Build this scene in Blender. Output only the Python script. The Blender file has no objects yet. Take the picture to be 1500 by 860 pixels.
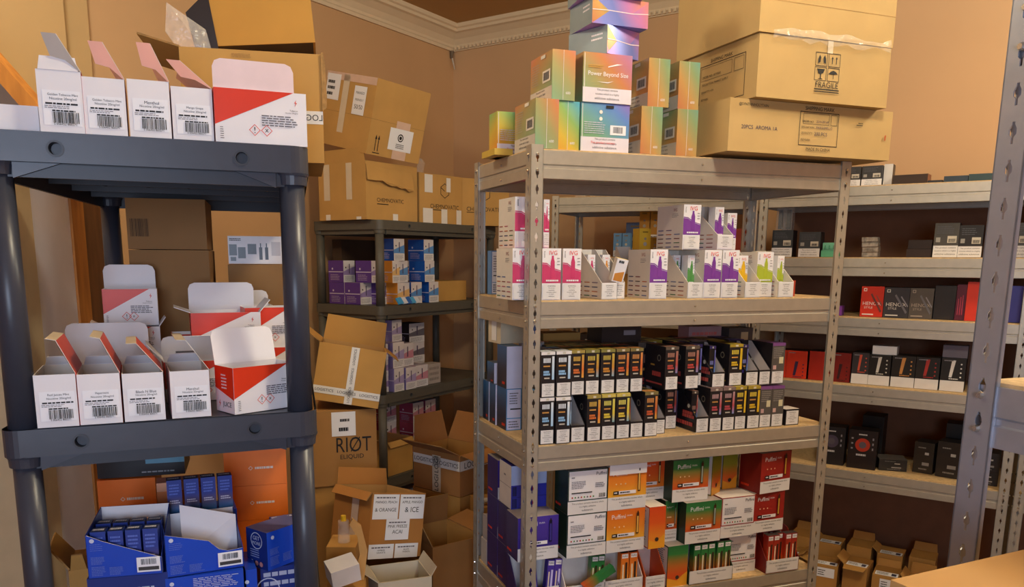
import bpy, math, random
from mathutils import Vector, Matrix
random.seed(7)
scene = bpy.context.scene
COL = scene.collection

# ------------------------------------------------------------------ camera
PITCH, ROLL, FPX, CX, CY = .182, .0048, 1167., 705., 595.
cam_d = bpy.data.cameras.new('camera')
cam = bpy.data.objects.new('camera', cam_d)
COL.objects.link(cam)
F = Vector((0, math.cos(PITCH), -math.sin(PITCH)))
U0 = Vector((0, math.sin(PITCH), math.cos(PITCH)))
R0 = Vector((1, 0, 0))
Rv = R0 * math.cos(ROLL) + U0 * math.sin(ROLL)
Uv = -R0 * math.sin(ROLL) + U0 * math.cos(ROLL)
m = Matrix((Rv, Uv, -F)).transposed().to_4x4()
m.translation = Vector((0, 0, 1.53))
cam.matrix_world = m
cam_d.sensor_width = 36
cam_d.lens = FPX / 1500 * 36
cam_d.shift_x = (750 - CX) / 1500
cam_d.shift_y = (CY - 430) / 1500
cam_d.clip_start = .02
scene.camera = cam

# ------------------------------------------------------------------ light
scene.view_settings.view_transform = 'Standard'
scene.view_settings.look = 'None'
scene.view_settings.gamma = 1
scene.view_settings.use_curve_mapping = False
scene.view_settings.exposure = 0.0
world = bpy.data.worlds.new('world')
scene.world = world
world.use_nodes = True
world.node_tree.nodes['Background'].inputs[0].default_value = (.75, .85, 1, 1)
world.node_tree.nodes['Background'].inputs[1].default_value = .6

def light(name, kind, loc, energy, color, size=None, target=None, sy=None):
    d = bpy.data.lights.new(name, kind)
    d.energy = energy
    d.color = color
    if kind == 'AREA':
        d.size = size
        if sy:
            d.shape = 'RECTANGLE'
            d.size_y = sy
    elif size:
        d.shadow_soft_size = size
    o = bpy.data.objects.new(name, d)
    o.location = loc
    if target is not None:
        o.rotation_euler = (Vector(target) - Vector(loc)).to_track_quat('-Z', 'Y').to_euler()
    COL.objects.link(o)
    return o

WARM = (1.0, .93, .71)
light('ceiling_bulb_light', 'POINT', (2.05, 2.05, 2.66), 47, WARM, .12)
light('rear_bulb_light', 'POINT', (-1.0, 1.75, 2.66), 32, WARM, .12)
light('entrance_bulb_light', 'POINT', (.70, 1.10, 2.71), 56, WARM, .12)
light('window_daylight', 'AREA', (.06, -1.71, 1.55), 48, (.64, .77, 1.0), 1.1, (-.25, 0, 1.45), 1.1)

# ------------------------------------------------------------------ materials
def lin(h):
    h = h.lstrip('#')
    r = [int(h[i:i + 2], 16) / 255 for i in (0, 2, 4)]
    return tuple((c / 12.92 if c <= .04045 else ((c + .055) / 1.055) ** 2.4) for c in r) + (1,)

MATS = {}

def mat(hexc, rough=.55, metal=0, noise=.06, nscale=18, bump=0, spec=.4, emit=None, key=None):
    k = key or (hexc, rough, metal, noise, nscale, bump, spec)
    if k in MATS:
        return MATS[k]
    m = bpy.data.materials.new('paint_' + hexc.strip('#'))
    m.use_nodes = True
    nt = m.node_tree
    b = nt.nodes['Principled BSDF']
    b.inputs['Roughness'].default_value = rough
    b.inputs['Metallic'].default_value = metal
    b.inputs['Specular IOR Level'].default_value = spec
    c = lin(hexc)
    if noise:
        tc = nt.nodes.new('ShaderNodeTexCoord')
        nz = nt.nodes.new('ShaderNodeTexNoise')
        nz.inputs['Scale'].default_value = nscale
        nz.inputs['Detail'].default_value = 4
        nt.links.new(tc.outputs['Object'], nz.inputs['Vector'])
        rp = nt.nodes.new('ShaderNodeValToRGB')
        rp.color_ramp.elements[0].position = .3
        rp.color_ramp.elements[1].position = .7
        rp.color_ramp.elements[0].color = tuple(x * (1 - noise) for x in c[:3]) + (1,)
        rp.color_ramp.elements[1].color = tuple(min(1, x * (1 + noise)) for x in c[:3]) + (1,)
        nt.links.new(nz.outputs['Fac'], rp.inputs['Fac'])
        nt.links.new(rp.outputs['Color'], b.inputs['Base Color'])
        if bump:
            bp = nt.nodes.new('ShaderNodeBump')
            bp.inputs['Strength'].default_value = bump
            bp.inputs['Distance'].default_value = .002
            nt.links.new(nz.outputs['Fac'], bp.inputs['Height'])
            nt.links.new(bp.outputs['Normal'], b.inputs['Normal'])
    else:
        b.inputs['Base Color'].default_value = c
    MATS[k] = m
    return m

def grad(stops, z0, z1, rough=.4, axis=2, key=None, wob=.1):
    """printed colour blend along an object axis"""
    k = ('g', tuple(stops), z0, z1, rough, axis)
    if k in MATS:
        return MATS[k]
    m = bpy.data.materials.new('printed_blend')
    m.use_nodes = True
    nt = m.node_tree
    b = nt.nodes['Principled BSDF']
    b.inputs['Roughness'].default_value = rough
    tc = nt.nodes.new('ShaderNodeTexCoord')
    sp = nt.nodes.new('ShaderNodeSeparateXYZ')
    nt.links.new(tc.outputs['Object'], sp.inputs[0])
    mr = nt.nodes.new('ShaderNodeMapRange')
    mr.inputs['From Min'].default_value = z0
    mr.inputs['From Max'].default_value = z1
    nz = nt.nodes.new('ShaderNodeTexNoise')
    nz.inputs['Scale'].default_value = 14
    nt.links.new(tc.outputs['Object'], nz.inputs['Vector'])
    ad = nt.nodes.new('ShaderNodeMath')
    ad.operation = 'MULTIPLY_ADD'
    ad.inputs[1].default_value = wob
    nt.links.new(nz.outputs['Fac'], ad.inputs[0])
    nt.links.new(sp.outputs[axis], mr.inputs['Value'])
    nt.links.new(mr.outputs[0], ad.inputs[2])
    rp = nt.nodes.new('ShaderNodeValToRGB')
    els = rp.color_ramp.elements
    while len(els) < len(stops):
        els.new(.5)
    for e, (p, c) in zip(els, stops):
        e.position = p
        e.color = lin(c)
    nt.links.new(ad.outputs[0], rp.inputs['Fac'])
    nt.links.new(rp.outputs['Color'], b.inputs['Base Color'])
    MATS[k] = m
    return m

def holo(seed, a, bcol):
    """iridescent foil print: bands of pastel hues crossing the box"""
    k = ('holo', seed)
    if k in MATS:
        return MATS[k]
    m = bpy.data.materials.new('iridescent_foil')
    m.use_nodes = True
    nt = m.node_tree
    b = nt.nodes['Principled BSDF']
    b.inputs['Roughness'].default_value = .32
    b.inputs['Metallic'].default_value = .25
    tc = nt.nodes.new('ShaderNodeTexCoord')
    mp = nt.nodes.new('ShaderNodeMapping')
    mp.inputs['Rotation'].default_value = a
    mp.inputs['Location'].default_value = (seed * .37, seed * .11, 0)
    nt.links.new(tc.outputs['Object'], mp.inputs['Vector'])
    wv = nt.nodes.new('ShaderNodeTexWave')
    wv.wave_profile = 'SAW'
    wv.bands_direction = 'Z'
    wv.inputs['Scale'].default_value = 1.3
    wv.inputs['Distortion'].default_value = 1.6
    wv.inputs['Detail'].default_value = .5
    wv.inputs['Detail Scale'].default_value = 1.5
    nt.links.new(mp.outputs[0], wv.inputs['Vector'])
    rp = nt.nodes.new('ShaderNodeValToRGB')
    els = rp.color_ramp.elements
    pal = bcol
    while len(els) < len(pal):
        els.new(.5)
    for i, c in enumerate(pal):
        els[i].position = i / (len(pal) - 1)
        els[i].color = lin(c)
    nt.links.new(wv.outputs['Fac'], rp.inputs['Fac'])
    nt.links.new(rp.outputs['Color'], b.inputs['Base Color'])
    MATS[k] = m
    return m

def wood(hexc, dark, scale=8, rough=.6):
    k = ('wood', hexc, dark)
    if k in MATS:
        return MATS[k]
    m = bpy.data.materials.new('wood')
    m.use_nodes = True
    nt = m.node_tree
    b = nt.nodes['Principled BSDF']
    b.inputs['Roughness'].default_value = rough
    tc = nt.nodes.new('ShaderNodeTexCoord')
    mp = nt.nodes.new('ShaderNodeMapping')
    mp.inputs['Scale'].default_value = (6, 6, 1.2)
    nt.links.new(tc.outputs['Object'], mp.inputs['Vector'])
    nz = nt.nodes.new('ShaderNodeTexNoise')
    nz.inputs['Scale'].default_value = scale
    nz.inputs['Detail'].default_value = 6
    nt.links.new(mp.outputs[0], nz.inputs['Vector'])
    rp = nt.nodes.new('ShaderNodeValToRGB')
    rp.color_ramp.elements[0].position = .35
    rp.color_ramp.elements[1].position = .65
    rp.color_ramp.elements[0].color = lin(dark)
    rp.color_ramp.elements[1].color = lin(hexc)
    nt.links.new(nz.outputs['Fac'], rp.inputs['Fac'])
    nt.links.new(rp.outputs['Color'], b.inputs['Base Color'])
    MATS[k] = m
    return m

def film():
    if 'film' in MATS:
        return MATS['film']
    m = bpy.data.materials.new('clear_film')
    m.use_nodes = True
    nt = m.node_tree
    b = nt.nodes['Principled BSDF']
    b.inputs['Base Color'].default_value = (.9, .88, .84, 1)
    b.inputs['Roughness'].default_value = .12
    b.inputs['Alpha'].default_value = .2
    tc = nt.nodes.new('ShaderNodeTexCoord')
    nz = nt.nodes.new('ShaderNodeTexNoise')
    nz.inputs['Scale'].default_value = 40
    bp = nt.nodes.new('ShaderNodeBump')
    bp.inputs['Distance'].default_value = .01
    nt.links.new(tc.outputs['Object'], nz.inputs['Vector'])
    nt.links.new(nz.outputs['Fac'], bp.inputs['Height'])
    nt.links.new(bp.outputs['Normal'], b.inputs['Normal'])
    MATS['film'] = m
    return m

KRAFT = mat('#c2944f', .8, 0, .07, 9, .15)
KRAFT2 = mat('#b58544', .8, 0, .08, 9, .15)
KRAFTP = mat('#bc9c66', .8, 0, .05, 9, .15)
KRAFTIN = mat('#b88f58', .85, 0, .06, 12)
EDGE = mat('#a07a48', .9, 0, .2, 120)
TAPE = mat('#d9c9b0', .3, 0, .03)
TAPEW = mat('#e6e1da', .35, 0, .03)
WHITE = mat('#e9e6ea', .5, 0, .02)
CREAM = mat('#ded6cb', .6, 0, .03)
LABEL = mat('#efeff4', .45, 0, .01)
WARN_BG = mat('#dfdcdc', .5, 0, .02)
INK = mat('#1c1a1c', .6, 0, 0)
GREYINK = mat('#6c6870', .6, 0, 0)
RED = mat('#d8391d', .4, 0, .04)
METAL = mat('#b9b3a8', .38, .55, .06, 30, .05)
METALD = mat('#8d8e96', .42, .55, .08, 30, .05)
BOARD = mat('#c8a97c', .75, 0, .16, 90, .1)
PLASTIC = mat('#3b3e4a', .34, 0, .04, 40, .1)
PLASTICD = mat('#32353f', .4, 0, .04, 40)
PLASTICB = mat('#5a564e', .45, 0, .05, 40)
BLACKB = mat('#232126', .35, 0, .05)
BOLT = mat('#cfcac0', .25, .9, 0)

# ------------------------------------------------------------------ mesh tools
class MB:
    def __init__(s):
        s.V, s.P, s.M, s.mats = [], [], [], []

    def mi(s, m):
        if m not in s.mats:
            s.mats.append(m)
        return s.mats.index(m)

    def add(s, verts, faces, m):
        n = len(s.V)
        s.V += [tuple(v) for v in verts]
        i = s.mi(m)
        for f in faces:
            s.P.append([n + k for k in f])
            s.M.append(i)

    def box(s, x0, x1, y0, y1, z0, z1, m, skip=''):
        v = [(x0, y0, z0), (x1, y0, z0), (x1, y1, z0), (x0, y1, z0), (x0, y0, z1), (x1, y0, z1), (x1, y1, z1), (x0, y1, z1)]
        fs = {'D': (3, 2, 1, 0), 'T': (4, 5, 6, 7), 'F': (0, 1, 5, 4), 'R': (1, 2, 6, 5), 'B': (2, 3, 7, 6), 'L': (3, 0, 4, 7)}
        for k, f in fs.items():
            if k in skip:
                continue
            mm = m.get(k, m.get('*')) if isinstance(m, dict) else m
            s.add([v[i] for i in f], [(0, 1, 2, 3)], mm)

    def slab(s, pts, t, m, medge=None):
        """polygon of 3D points given thickness t along its normal"""
        P = [Vector(p) for p in pts]
        n = Vector((0, 0, 0))
        for i in range(len(P)):
            a, b = P[i], P[(i + 1) % len(P)]
            n += a.cross(b)
        n.normalize()
        k = len(P)
        Q = [p + n * t for p in P]
        s.add(P + Q, [tuple(range(k))[::-1], tuple(range(k, 2 * k))], m)
        s.add(P + Q, [(i, (i + 1) % k, k + (i + 1) % k, k + i) for i in range(k)], medge or m)

    def cyl(s, p0, p1, r0, m, r1=None, n=16, caps=True):
        p0, p1 = Vector(p0), Vector(p1)
        r1 = r0 if r1 is None else r1
        d = (p1 - p0).normalized()
        a = d.orthogonal().normalized()
        b = d.cross(a)
        vs = []
        for p, r in ((p0, r0), (p1, r1)):
            for i in range(n):
                t = 2 * math.pi * i / n
                vs.append(p + a * math.cos(t) * r + b * math.sin(t) * r)
        fs = [(i, (i + 1) % n, n + (i + 1) % n, n + i) for i in range(n)]
        if caps:
            fs += [tuple(range(n))[::-1], tuple(range(n, 2 * n))]
        s.add(vs, fs, m)

    def mesh(s, name):
        me = bpy.data.meshes.new(name)
        me.from_pydata(s.V, [], s.P)
        for m in s.mats:
            me.materials.append(m)
        me.polygons.foreach_set('material_index', s.M)
        me.update()
        return me

TXT = {}

def text_geo(st):
    if st in TXT:
        return TXT[st]
    cu = bpy.data.curves.new('t', 'FONT')
    cu.body = st
    cu.resolution_u = 3
    cu.size = 1
    cu.offset = .0
    o = bpy.data.objects.new('t', cu)
    me = bpy.data.meshes.new_from_object(o)
    vs = [(v.co.x, v.co.y) for v in me.vertices]
    ps = [tuple(p.vertices) for p in me.polygons]
    bpy.data.objects.remove(o)
    bpy.data.curves.remove(cu)
    bpy.data.meshes.remove(me)
    if not vs:
        TXT[st] = ([], [], 1, 1)
        return TXT[st]
    x0, x1 = min(v[0] for v in vs), max(v[0] for v in vs)
    y0, y1 = min(v[1] for v in vs), max(v[1] for v in vs)
    TXT[st] = ([(x - x0, y - y0) for x, y in vs], ps, x1 - x0, y1 - y0)
    return TXT[st]

class Face:
    """2D drawing surface on one side of a box (fractions of its width and height)"""
    def __init__(s, mb, o, ux, uy, W, H):
        s.mb, s.o, s.ux, s.uy = mb, Vector(o), Vector(ux), Vector(uy)
        s.n = s.ux.cross(s.uy).normalized()
        s.W, s.H, s.k = W, H, 0

    def pt(s, u, v, l=None):
        return s.o + s.ux * (u * s.W) + s.uy * (v * s.H) + s.n * (.00025 * ((l if l is not None else s.k) + 1))

    def rect(s, u0, v0, u1, v1, m, up=True):
        if up:
            s.k += 1
        s.mb.add([s.pt(u0, v0), s.pt(u1, v0), s.pt(u1, v1), s.pt(u0, v1)], [(0, 1, 2, 3)], m)

    def poly(s, pts, m, up=True):
        if up:
            s.k += 1
        s.mb.add([s.pt(*p) for p in pts], [tuple(range(len(pts)))], m)

    def frame(s, u0, v0, u1, v1, m, t=.004):
        tu, tv = t / s.W, t / s.H
        s.k += 1
        for r in ((u0, v0, u1, v0 + tv), (u0, v1 - tv, u1, v1), (u0, v0, u0 + tu, v1), (u1 - tu, v0, u1, v1)):
            s.rect(*r, m, up=False)

    def text(s, st, u0, v0, u1, v1, m, align='C', up=True, stretch=False, mirror=False):
        vs, ps, w, h = text_geo(st)
        if not vs:
            return
        if up:
            s.k += 1
        BW, BH = (u1 - u0) * s.W, (v1 - v0) * s.H
        sx = BW / w
        sy = BH / h
        if not stretch:
            sx = sy = min(sx, sy)
        ox = u0 * s.W + ({'C': (BW - w * sx) / 2, 'L': 0, 'R': BW - w * sx}[align])
        oy = v0 * s.H + (BH - h * sy) / 2
        if mirror:
            pts = [s.pt((ox + (w - x) * sx) / s.W, (oy + y * sy) / s.H) for x, y in vs]
        else:
            pts = [s.pt((ox + x * sx) / s.W, (oy + y * sy) / s.H) for x, y in vs]
        s.mb.add(pts, ps, m)

    def para(s, lines, u0, v0, u1, v1, m, align='C', fill=.62):
        s.k += 1
        n = len(lines)
        for i, l in enumerate(lines):
            t = v1 - (v1 - v0) * i / n
            b = t - (v1 - v0) / n * fill
            s.text(l, u0, b, u1, t, m, align, up=False)

    def dashes(s, u0, v0, u1, v1, m, rows=4, seed=1, fill=.4):
        """rows of tiny print too small to read"""
        r = random.Random(seed)
        s.k += 1
        for i in range(rows):
            v = v1 - (v1 - v0) * (i + .5) / rows
            hh = (v1 - v0) / rows * fill / 2
            u = u0
            end = u1 - (u1 - u0) * r.uniform(0, .25)
            while u < end:
                e = min(end, u + (u1 - u0) * r.uniform(.06, .2))
                s.rect(u, v - hh, e, v + hh, m, up=False)
                u = e + (u1 - u0) * .025

    def barcode(s, u0, v0, u1, v1, m, n=22, seed=3):
        r = random.Random(seed)
        s.k += 1
        x = 0.
        while x < .97:
            w = r.choice((.012, .02, .035))
            s.rect(u0 + (u1 - u0) * x, v0, u0 + (u1 - u0) * min(1, x + w), v1, m, up=False)
            x += w + r.choice((.012, .02, .03))

    def circle(s, u, v, r, m, n=20, ring=None):
        s.k += 1
        if ring is None:
            s.poly([(u + math.cos(2 * math.pi * i / n) * r / s.W, v + math.sin(2 * math.pi * i / n) * r / s.H) for i in range(n)], m, False)
        else:
            for i in range(n):
                a, b = 2 * math.pi * i / n, 2 * math.pi * (i + 1) / n
                s.poly([(u + math.cos(t) * q / s.W, v + math.sin(t) * q / s.H) for t, q in ((a, ring), (a, r), (b, r), (b, ring))], m, False)

def face(mb, side, w, d, h, z0=0):
    return {
        'F': lambda: Face(mb, (0, 0, z0), (1, 0, 0), (0, 0, 1), w, h),
        'R': lambda: Face(mb, (w, 0, z0), (0, 1, 0), (0, 0, 1), d, h),
        'L': lambda: Face(mb, (0, d, z0), (0, -1, 0), (0, 0, 1), d, h),
        'B': lambda: Face(mb, (w, d, z0), (-1, 0, 0), (0, 0, 1), w, h),
        'T': lambda: Face(mb, (0, 0, z0 + h), (1, 0, 0), (0, 1, 0), w, d),
    }[side]()

# ------------------------------------------------------------------ objects
def link(name, data, parent=None):
    o = bpy.data.objects.new(name, data)
    COL.objects.link(o)
    if parent:
        o.parent = parent
    return o

def tag(o, label=None, cat=None, group=None, kind=None):
    if label:
        o['label'] = label
    if cat:
        o['category'] = cat
    if group:
        o['group'] = group
    if kind:
        o['kind'] = kind
    return o

def struct(name, mb, loc=(0, 0, 0), rz=0):
    o = link(name, mb.mesh(name))
    o.location = loc
    o.rotation_euler = (0, 0, rz)
    o['kind'] = 'structure'
    return o

class Kit:
    """a thing: root mesh (or None) and parts [(name, mesh, label, [sub-parts])]"""
    def __init__(s, name, cat, root=None, parts=(), bevel=0):
        s.name, s.cat, s.bevel = name, cat, bevel
        s.root = root.mesh(name) if root else None
        s.parts = [s._p(p) for p in parts]

    def _p(s, p):
        nm, mb, lab = p[0], p[1], (p[2] if len(p) > 2 else None)
        return (nm, mb.mesh(nm), lab, [s._p(q) for q in (p[3] if len(p) > 3 else ())])

    def spawn(s, label, loc, rz=0, group=None, tilt=None, name=None):
        o = link(name or s.name, s.root)
        o.location = loc
        if tilt:
            M = Matrix.Rotation(rz, 4, 'Z') @ Matrix.Rotation(tilt[0], 4, 'X') @ Matrix.Rotation(tilt[1], 4, 'Y')
            o.rotation_euler = M.to_euler()
        else:
            o.rotation_euler = (0, 0, rz)
        tag(o, label, s.cat, group)
        if s.bevel and s.root:
            b = o.modifiers.new('bevel', 'BEVEL')
            b.width = s.bevel
            b.segments = 2
            b.limit_method = 'ANGLE'
            b.angle_limit = math.radians(60)

        def kids(par, ps):
            for nm, me, lab, sub in ps:
                c = link(nm, me, par)
                if lab:
                    c['label'] = lab
                kids(c, sub)
        kids(o, s.parts)
        return o

class Frame:
    def __init__(s, x, y, yaw, shear=0):
        s.o, s.yaw, s.sh = Vector((x, y, 0)), yaw, shear
        s.u = Vector((math.cos(yaw), math.sin(yaw), 0))
        s.v = Vector((-math.sin(yaw), math.cos(yaw), 0))

    def at(s, u, v, z):
        return s.o + s.u * (u + v * s.sh) + s.v * v + Vector((0, 0, z))

FA = Frame(.128, 1.993, .3355)      # steel rack in the middle
FR2 = Frame(1.116, 3.298, -.6)      # steel rack along the right wall
FR3 = Frame(1.116 + .965 * math.cos(-.6), 3.298 + .965 * math.sin(-.6), -.6)
FR1 = Frame(.355, 3.78, -.41)       # steel rack in the far corner
FN = Frame(.536 + .40 * math.sin(.3355), .868 - .40 * math.cos(.3355), .3355)
FG1 = Frame(-.692, 1.117, .391, .165)   # grey plastic shelving near left
FG2 = Frame(-.452, 3.598, .965)     # grey plastic shelving in the corner

# ================================================================== ROOM
K = Vector((-.171, 4.874, 0))
LD = Vector((-.5625, -.8268, 0))    # along the left wall towards the viewer
RD = Vector((.8268, -.5625, 0))     # along the right wall
WALL = mat('#c39a6f', .85, 0, .035, 2.5, .05)
WALLR = mat('#c8a179', .85, 0, .035, 2.5, .05)
CEIL = mat('#b8935f', .9, 0, .03, 3)
CORN = mat('#d9c3a3', .6, 0, .02)
HC = 2.82
LL, RL = 5.4, 5.2

def wall_strip(name, p0, p1, z0, z1, m, out):
    mb = MB()
    a, b = Vector(p0), Vector(p1)
    o = out.normalized() * .1
    vs = [a, b, b + o, a + o]
    lo = [v + Vector((0, 0, z0)) for v in vs]
    hi = [v + Vector((0, 0, z1)) for v in vs]
    mb.add(lo + hi, [(0, 1, 2, 3), (7, 6, 5, 4), (0, 4, 5, 1), (1, 5, 6, 2), (2, 6, 7, 3), (3, 7, 4, 0)], m)
    return struct(name, mb)

c1 = K + LD * LL
c2 = K + RD * RL
c3 = K + LD * LL + RD * RL
wall_strip('wall_left', K, c1, 0, HC, WALL, -RD)
wall_strip('wall_right', K, c2, 0, HC, WALLR, -LD)
wall_strip('wall_front', c2, c3, 0, HC, WALL, RD)
# rear wall with the window opening
wd = (c3 - c1).normalized()
e0, e1 = c1 + wd * 3.3, c1 + wd * 4.5
wall_strip('wall_back', c1, e0, 0, HC, WALL, LD)
wall_strip('wall_back', e1, c3, 0, HC, WALL, LD)
wall_strip('wall_back', e0, e1, 0, .95, WALL, LD)
wall_strip('wall_back', e0, e1, 2.15, HC, WALL, LD)
mb = MB()
wf = mat('#e8e6e2', .4)
yw = math.atan2(wd.y, wd.x)
mb.box(0, 1.2, .02, .08, .95, 1.0, wf)
mb.box(0, 1.2, .02, .08, 2.1, 2.15, wf)
for x in (0, .575, 1.15):
    mb.box(x, x + .05, .02, .08, 1.0, 2.1, wf)
struct('window_1', mb, e0 + LD * 0, yw if True else 0)
mb = MB()
cs = [K, c1, c3, c2]
mb.add([c + Vector((0, 0, -.02)) for c in cs] + [c for c in cs], [(0, 1, 2, 3), (7, 6, 5, 4)], mat('#7d6a52', .5, 0, .1, 6))
struct('floor', mb)
mb = MB()
mb.add([c + Vector((0, 0, HC)) for c in cs] + [c + Vector((0, 0, HC + .02)) for c in cs], [(0, 1, 2, 3), (7, 6, 5, 4)], CEIL)
struct('ceiling', mb)

def cornice(name, a, d, L, inw, dent):
    mb = MB()
    prof = [(0, 0), (.012, 0), (.016, .014), (.02, .018), (.022, .03), (.04, .055), (.07, .078), (.085, .083), (.088, .096), (.098, .102), (.102, .12), (0, .12)]
    n = len(prof)
    z = HC - .12
    A = [a + inw * x + d * x + Vector((0, 0, z + y)) for x, y in prof]
    B = [a + d * L + inw * x + Vector((0, 0, z + y)) for x, y in prof]
    mb.add(A + B, [(i, (i + 1) % n, n + (i + 1) % n, n + i) for i in range(n)], CORN)
    if dent:
        t = .03
        while t < L:
            p = a + d * t
            q = [p + inw * .02, p + d * .012 + inw * .02, p + d * .012 + inw * .03, p + inw * .03]
            mb.add([v + Vector((0, 0, z + .004)) for v in q] + [v + Vector((0, 0, z + .022)) for v in q],
                   [(0, 1, 2, 3), (7, 6, 5, 4), (0, 4, 5, 1), (1, 5, 6, 2), (2, 6, 7, 3), (3, 7, 4, 0)], CORN)
            t += .026
    return struct(name, mb)

cornice('trim_1', K, LD, LL, RD, False)
cornice('trim_2', K, RD, RL, LD, True)
mb = MB()
p = K + LD * .03 + RD * .012 + Vector((0, 0, 2.70))
mb.cyl(p, p - Vector((0, 0, .04)), .012, mat('#6b5a48', .6), .008, 8)
mb.cyl(p - Vector((0, 0, .03)), p - Vector((0, 0, .1)) + RD * .02, .006, mat('#b9b1a4', .4), .003, 6)
tag(link('alarm_sensor', mb.mesh('alarm_sensor')), 'small broken fitting hanging under the cornice in the room corner', 'fitting')

# boxed pipe casing and tall cupboard by the left wall
mb = MB()
PC = mat('#bd9a6a', .8, 0, .03, 4)
c = K + LD * 2.35
for x0, x1, dpt in ((0, .30, .10), (.30, .38, .20), (-.12, 0, .04)):
    q0 = c + LD * x0
    q1 = c + LD * x1
    vs = [q0, q1, q1 + RD * dpt, q0 + RD * dpt]
    mb.add([v for v in vs] + [v + Vector((0, 0, HC - .12)) for v in vs],
           [(0, 1, 2, 3), (7, 6, 5, 4), (0, 4, 5, 1), (1, 5, 6, 2), (2, 6, 7, 3), (3, 7, 4, 0)], PC)
struct('trim_3', mb)

WOODO = wood('#c07f35', '#a5682a', 5)
WOODD = wood('#6d4523', '#573519', 5)
FC = Frame(-1.045, 1.816, .178)
body = MB()
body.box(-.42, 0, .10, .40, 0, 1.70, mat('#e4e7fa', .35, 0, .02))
edge = MB()
edge.box(-.42, .008, 0, .10, 0, 1.70, mat('#cbb893', .5))
post = MB()
post.box(-.02, .006, .401, .51, 0, 1.70, WOODO)
back = MB()
back.box(-.05, .004, .511, .74, 0, 1.70, WOODD)
lid = MB()
lid.box(-.44, .01, -.01, .74, 1.7005, 1.712, mat('#8f8a86', .4))
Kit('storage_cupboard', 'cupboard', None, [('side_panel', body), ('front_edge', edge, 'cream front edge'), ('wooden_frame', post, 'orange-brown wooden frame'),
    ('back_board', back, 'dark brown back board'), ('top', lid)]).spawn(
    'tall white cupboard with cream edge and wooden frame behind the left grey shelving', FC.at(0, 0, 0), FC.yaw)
mb = MB()
mb.slab([(0, 0, 0), (.40, 0, -.49), (.40, 0, -.43), (0, 0, .06)], -.06, WOODO)
Kit('wooden_plank', 'plank', mb).spawn('sloping orange wooden plank leaning above the white cupboard at far left', (-1.43, 2.15, 2.205), .03)
mb = MB()
mb.slab([(0, 0, 0), (.38, 0, 0), (.34, 0, .05), (0, 0, .47)], -.012, mat('#a3978c', .7))
Kit('grey_panel', 'panel', mb).spawn('grey panel standing under the sloping wooden plank at far left', (-1.44, 2.235, 1.7135), .03)

# ================================================================== STEEL RACKS
def holed(mb, o, ux, uz, W, H, pitch, hw, hh, m, first=.02):
    """perforated strip: keyhole every pitch"""
    o, ux, uz = Vector(o), Vector(ux), Vector(uz)
    c = W * .52
    z = first
    P = lambda x, y: o + ux * x + uz * y
    mb.add([P(0, 0), P(W, 0), P(W, z), P(0, z)], [(0, 1, 2, 3)], m)
    while z + pitch <= H:
        b, t = z + (pitch - hh) / 2, z + (pitch + hh) / 2
        mid = b + hh * .55
        L = [(c - hw * .35, b), (c - hw * .35, b + hh * .3), (c - hw, mid - hh * .12), (c - hw, mid + hh * .12), (c - hw * .4, t - hh * .12), (c - hw * .4, t)]
        mb.add([P(0, z), P(c, z), P(c, b)] + [P(*q) for q in L] + [P(c, t), P(c, z + pitch), P(0, z + pitch)], [tuple(range(12))], m)
        Rr = [(2 * c - x, y) for x, y in L][::-1]
        mb.add([P(c, z), P(W, z), P(W, z + pitch), P(c, z + pitch), P(c, t)] + [P(*q) for q in Rr] + [P(c, b)], [tuple(range(12))], m)
        z += pitch
    mb.add([P(0, z), P(W, z), P(W, H), P(0, H)], [(0, 1, 2, 3)], m)

def upright_mesh(H, levels, METAL=METAL):
    mb = MB()
    w = .033
    holed(mb, (0, 0, 0), (1, 0, 0), (0, 0, 1), w, H, .0377, .0042, .022, METAL)
    holed(mb, (0, w, 0), (0, -1, 0), (0, 0, 1), w, H, .0377, .0035, .02, METAL)
    # rolled lips
    mb.add([(w, 0, 0), (w, .006, 0), (w, .006, H), (w, 0, H)], [(0, 1, 2, 3)], METAL)
    mb.add([(0, w, 0), (.006, w, 0), (.006, w, H), (0, w, H)], [(3, 2, 1, 0)], METAL)
    for l in levels:
        for dz in (-.015, -.052):
            mb.cyl((w * .5, .0, l + dz), (w * .5, -.004, l + dz), .0045, BOLT, .003, 8)
            mb.cyl((0, w * .5, l + dz), (-.004, w * .5, l + dz), .004, BOLT, .003, 8)
    return mb.mesh('upright')

def beam_mesh(L, METAL=METAL):
    mb = MB()
    prof = [(.0, 0), (.0, -.032), (.005, -.036), (.005, -.040), (.001, -.043), (.001, -.066), (.012, -.068), (.012, -.066), (.0035, -.064), (.0035, -.002), (.014, -.002), (.014, 0)]
    n = len(prof)
    mb.add([(0, y, z) for y, z in prof] + [(L, y, z) for y, z in prof],
           [(i, n + i, n + (i + 1) % n, (i + 1) % n) for i in range(n)], METAL)
    for x in (L / 2,):
        for z in (-.016, -.054):
            mb.cyl((x, .0, z), (x, -.003, z), .003, BOLT, .002, 8)
    return mb.mesh('shelf_beam')

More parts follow.
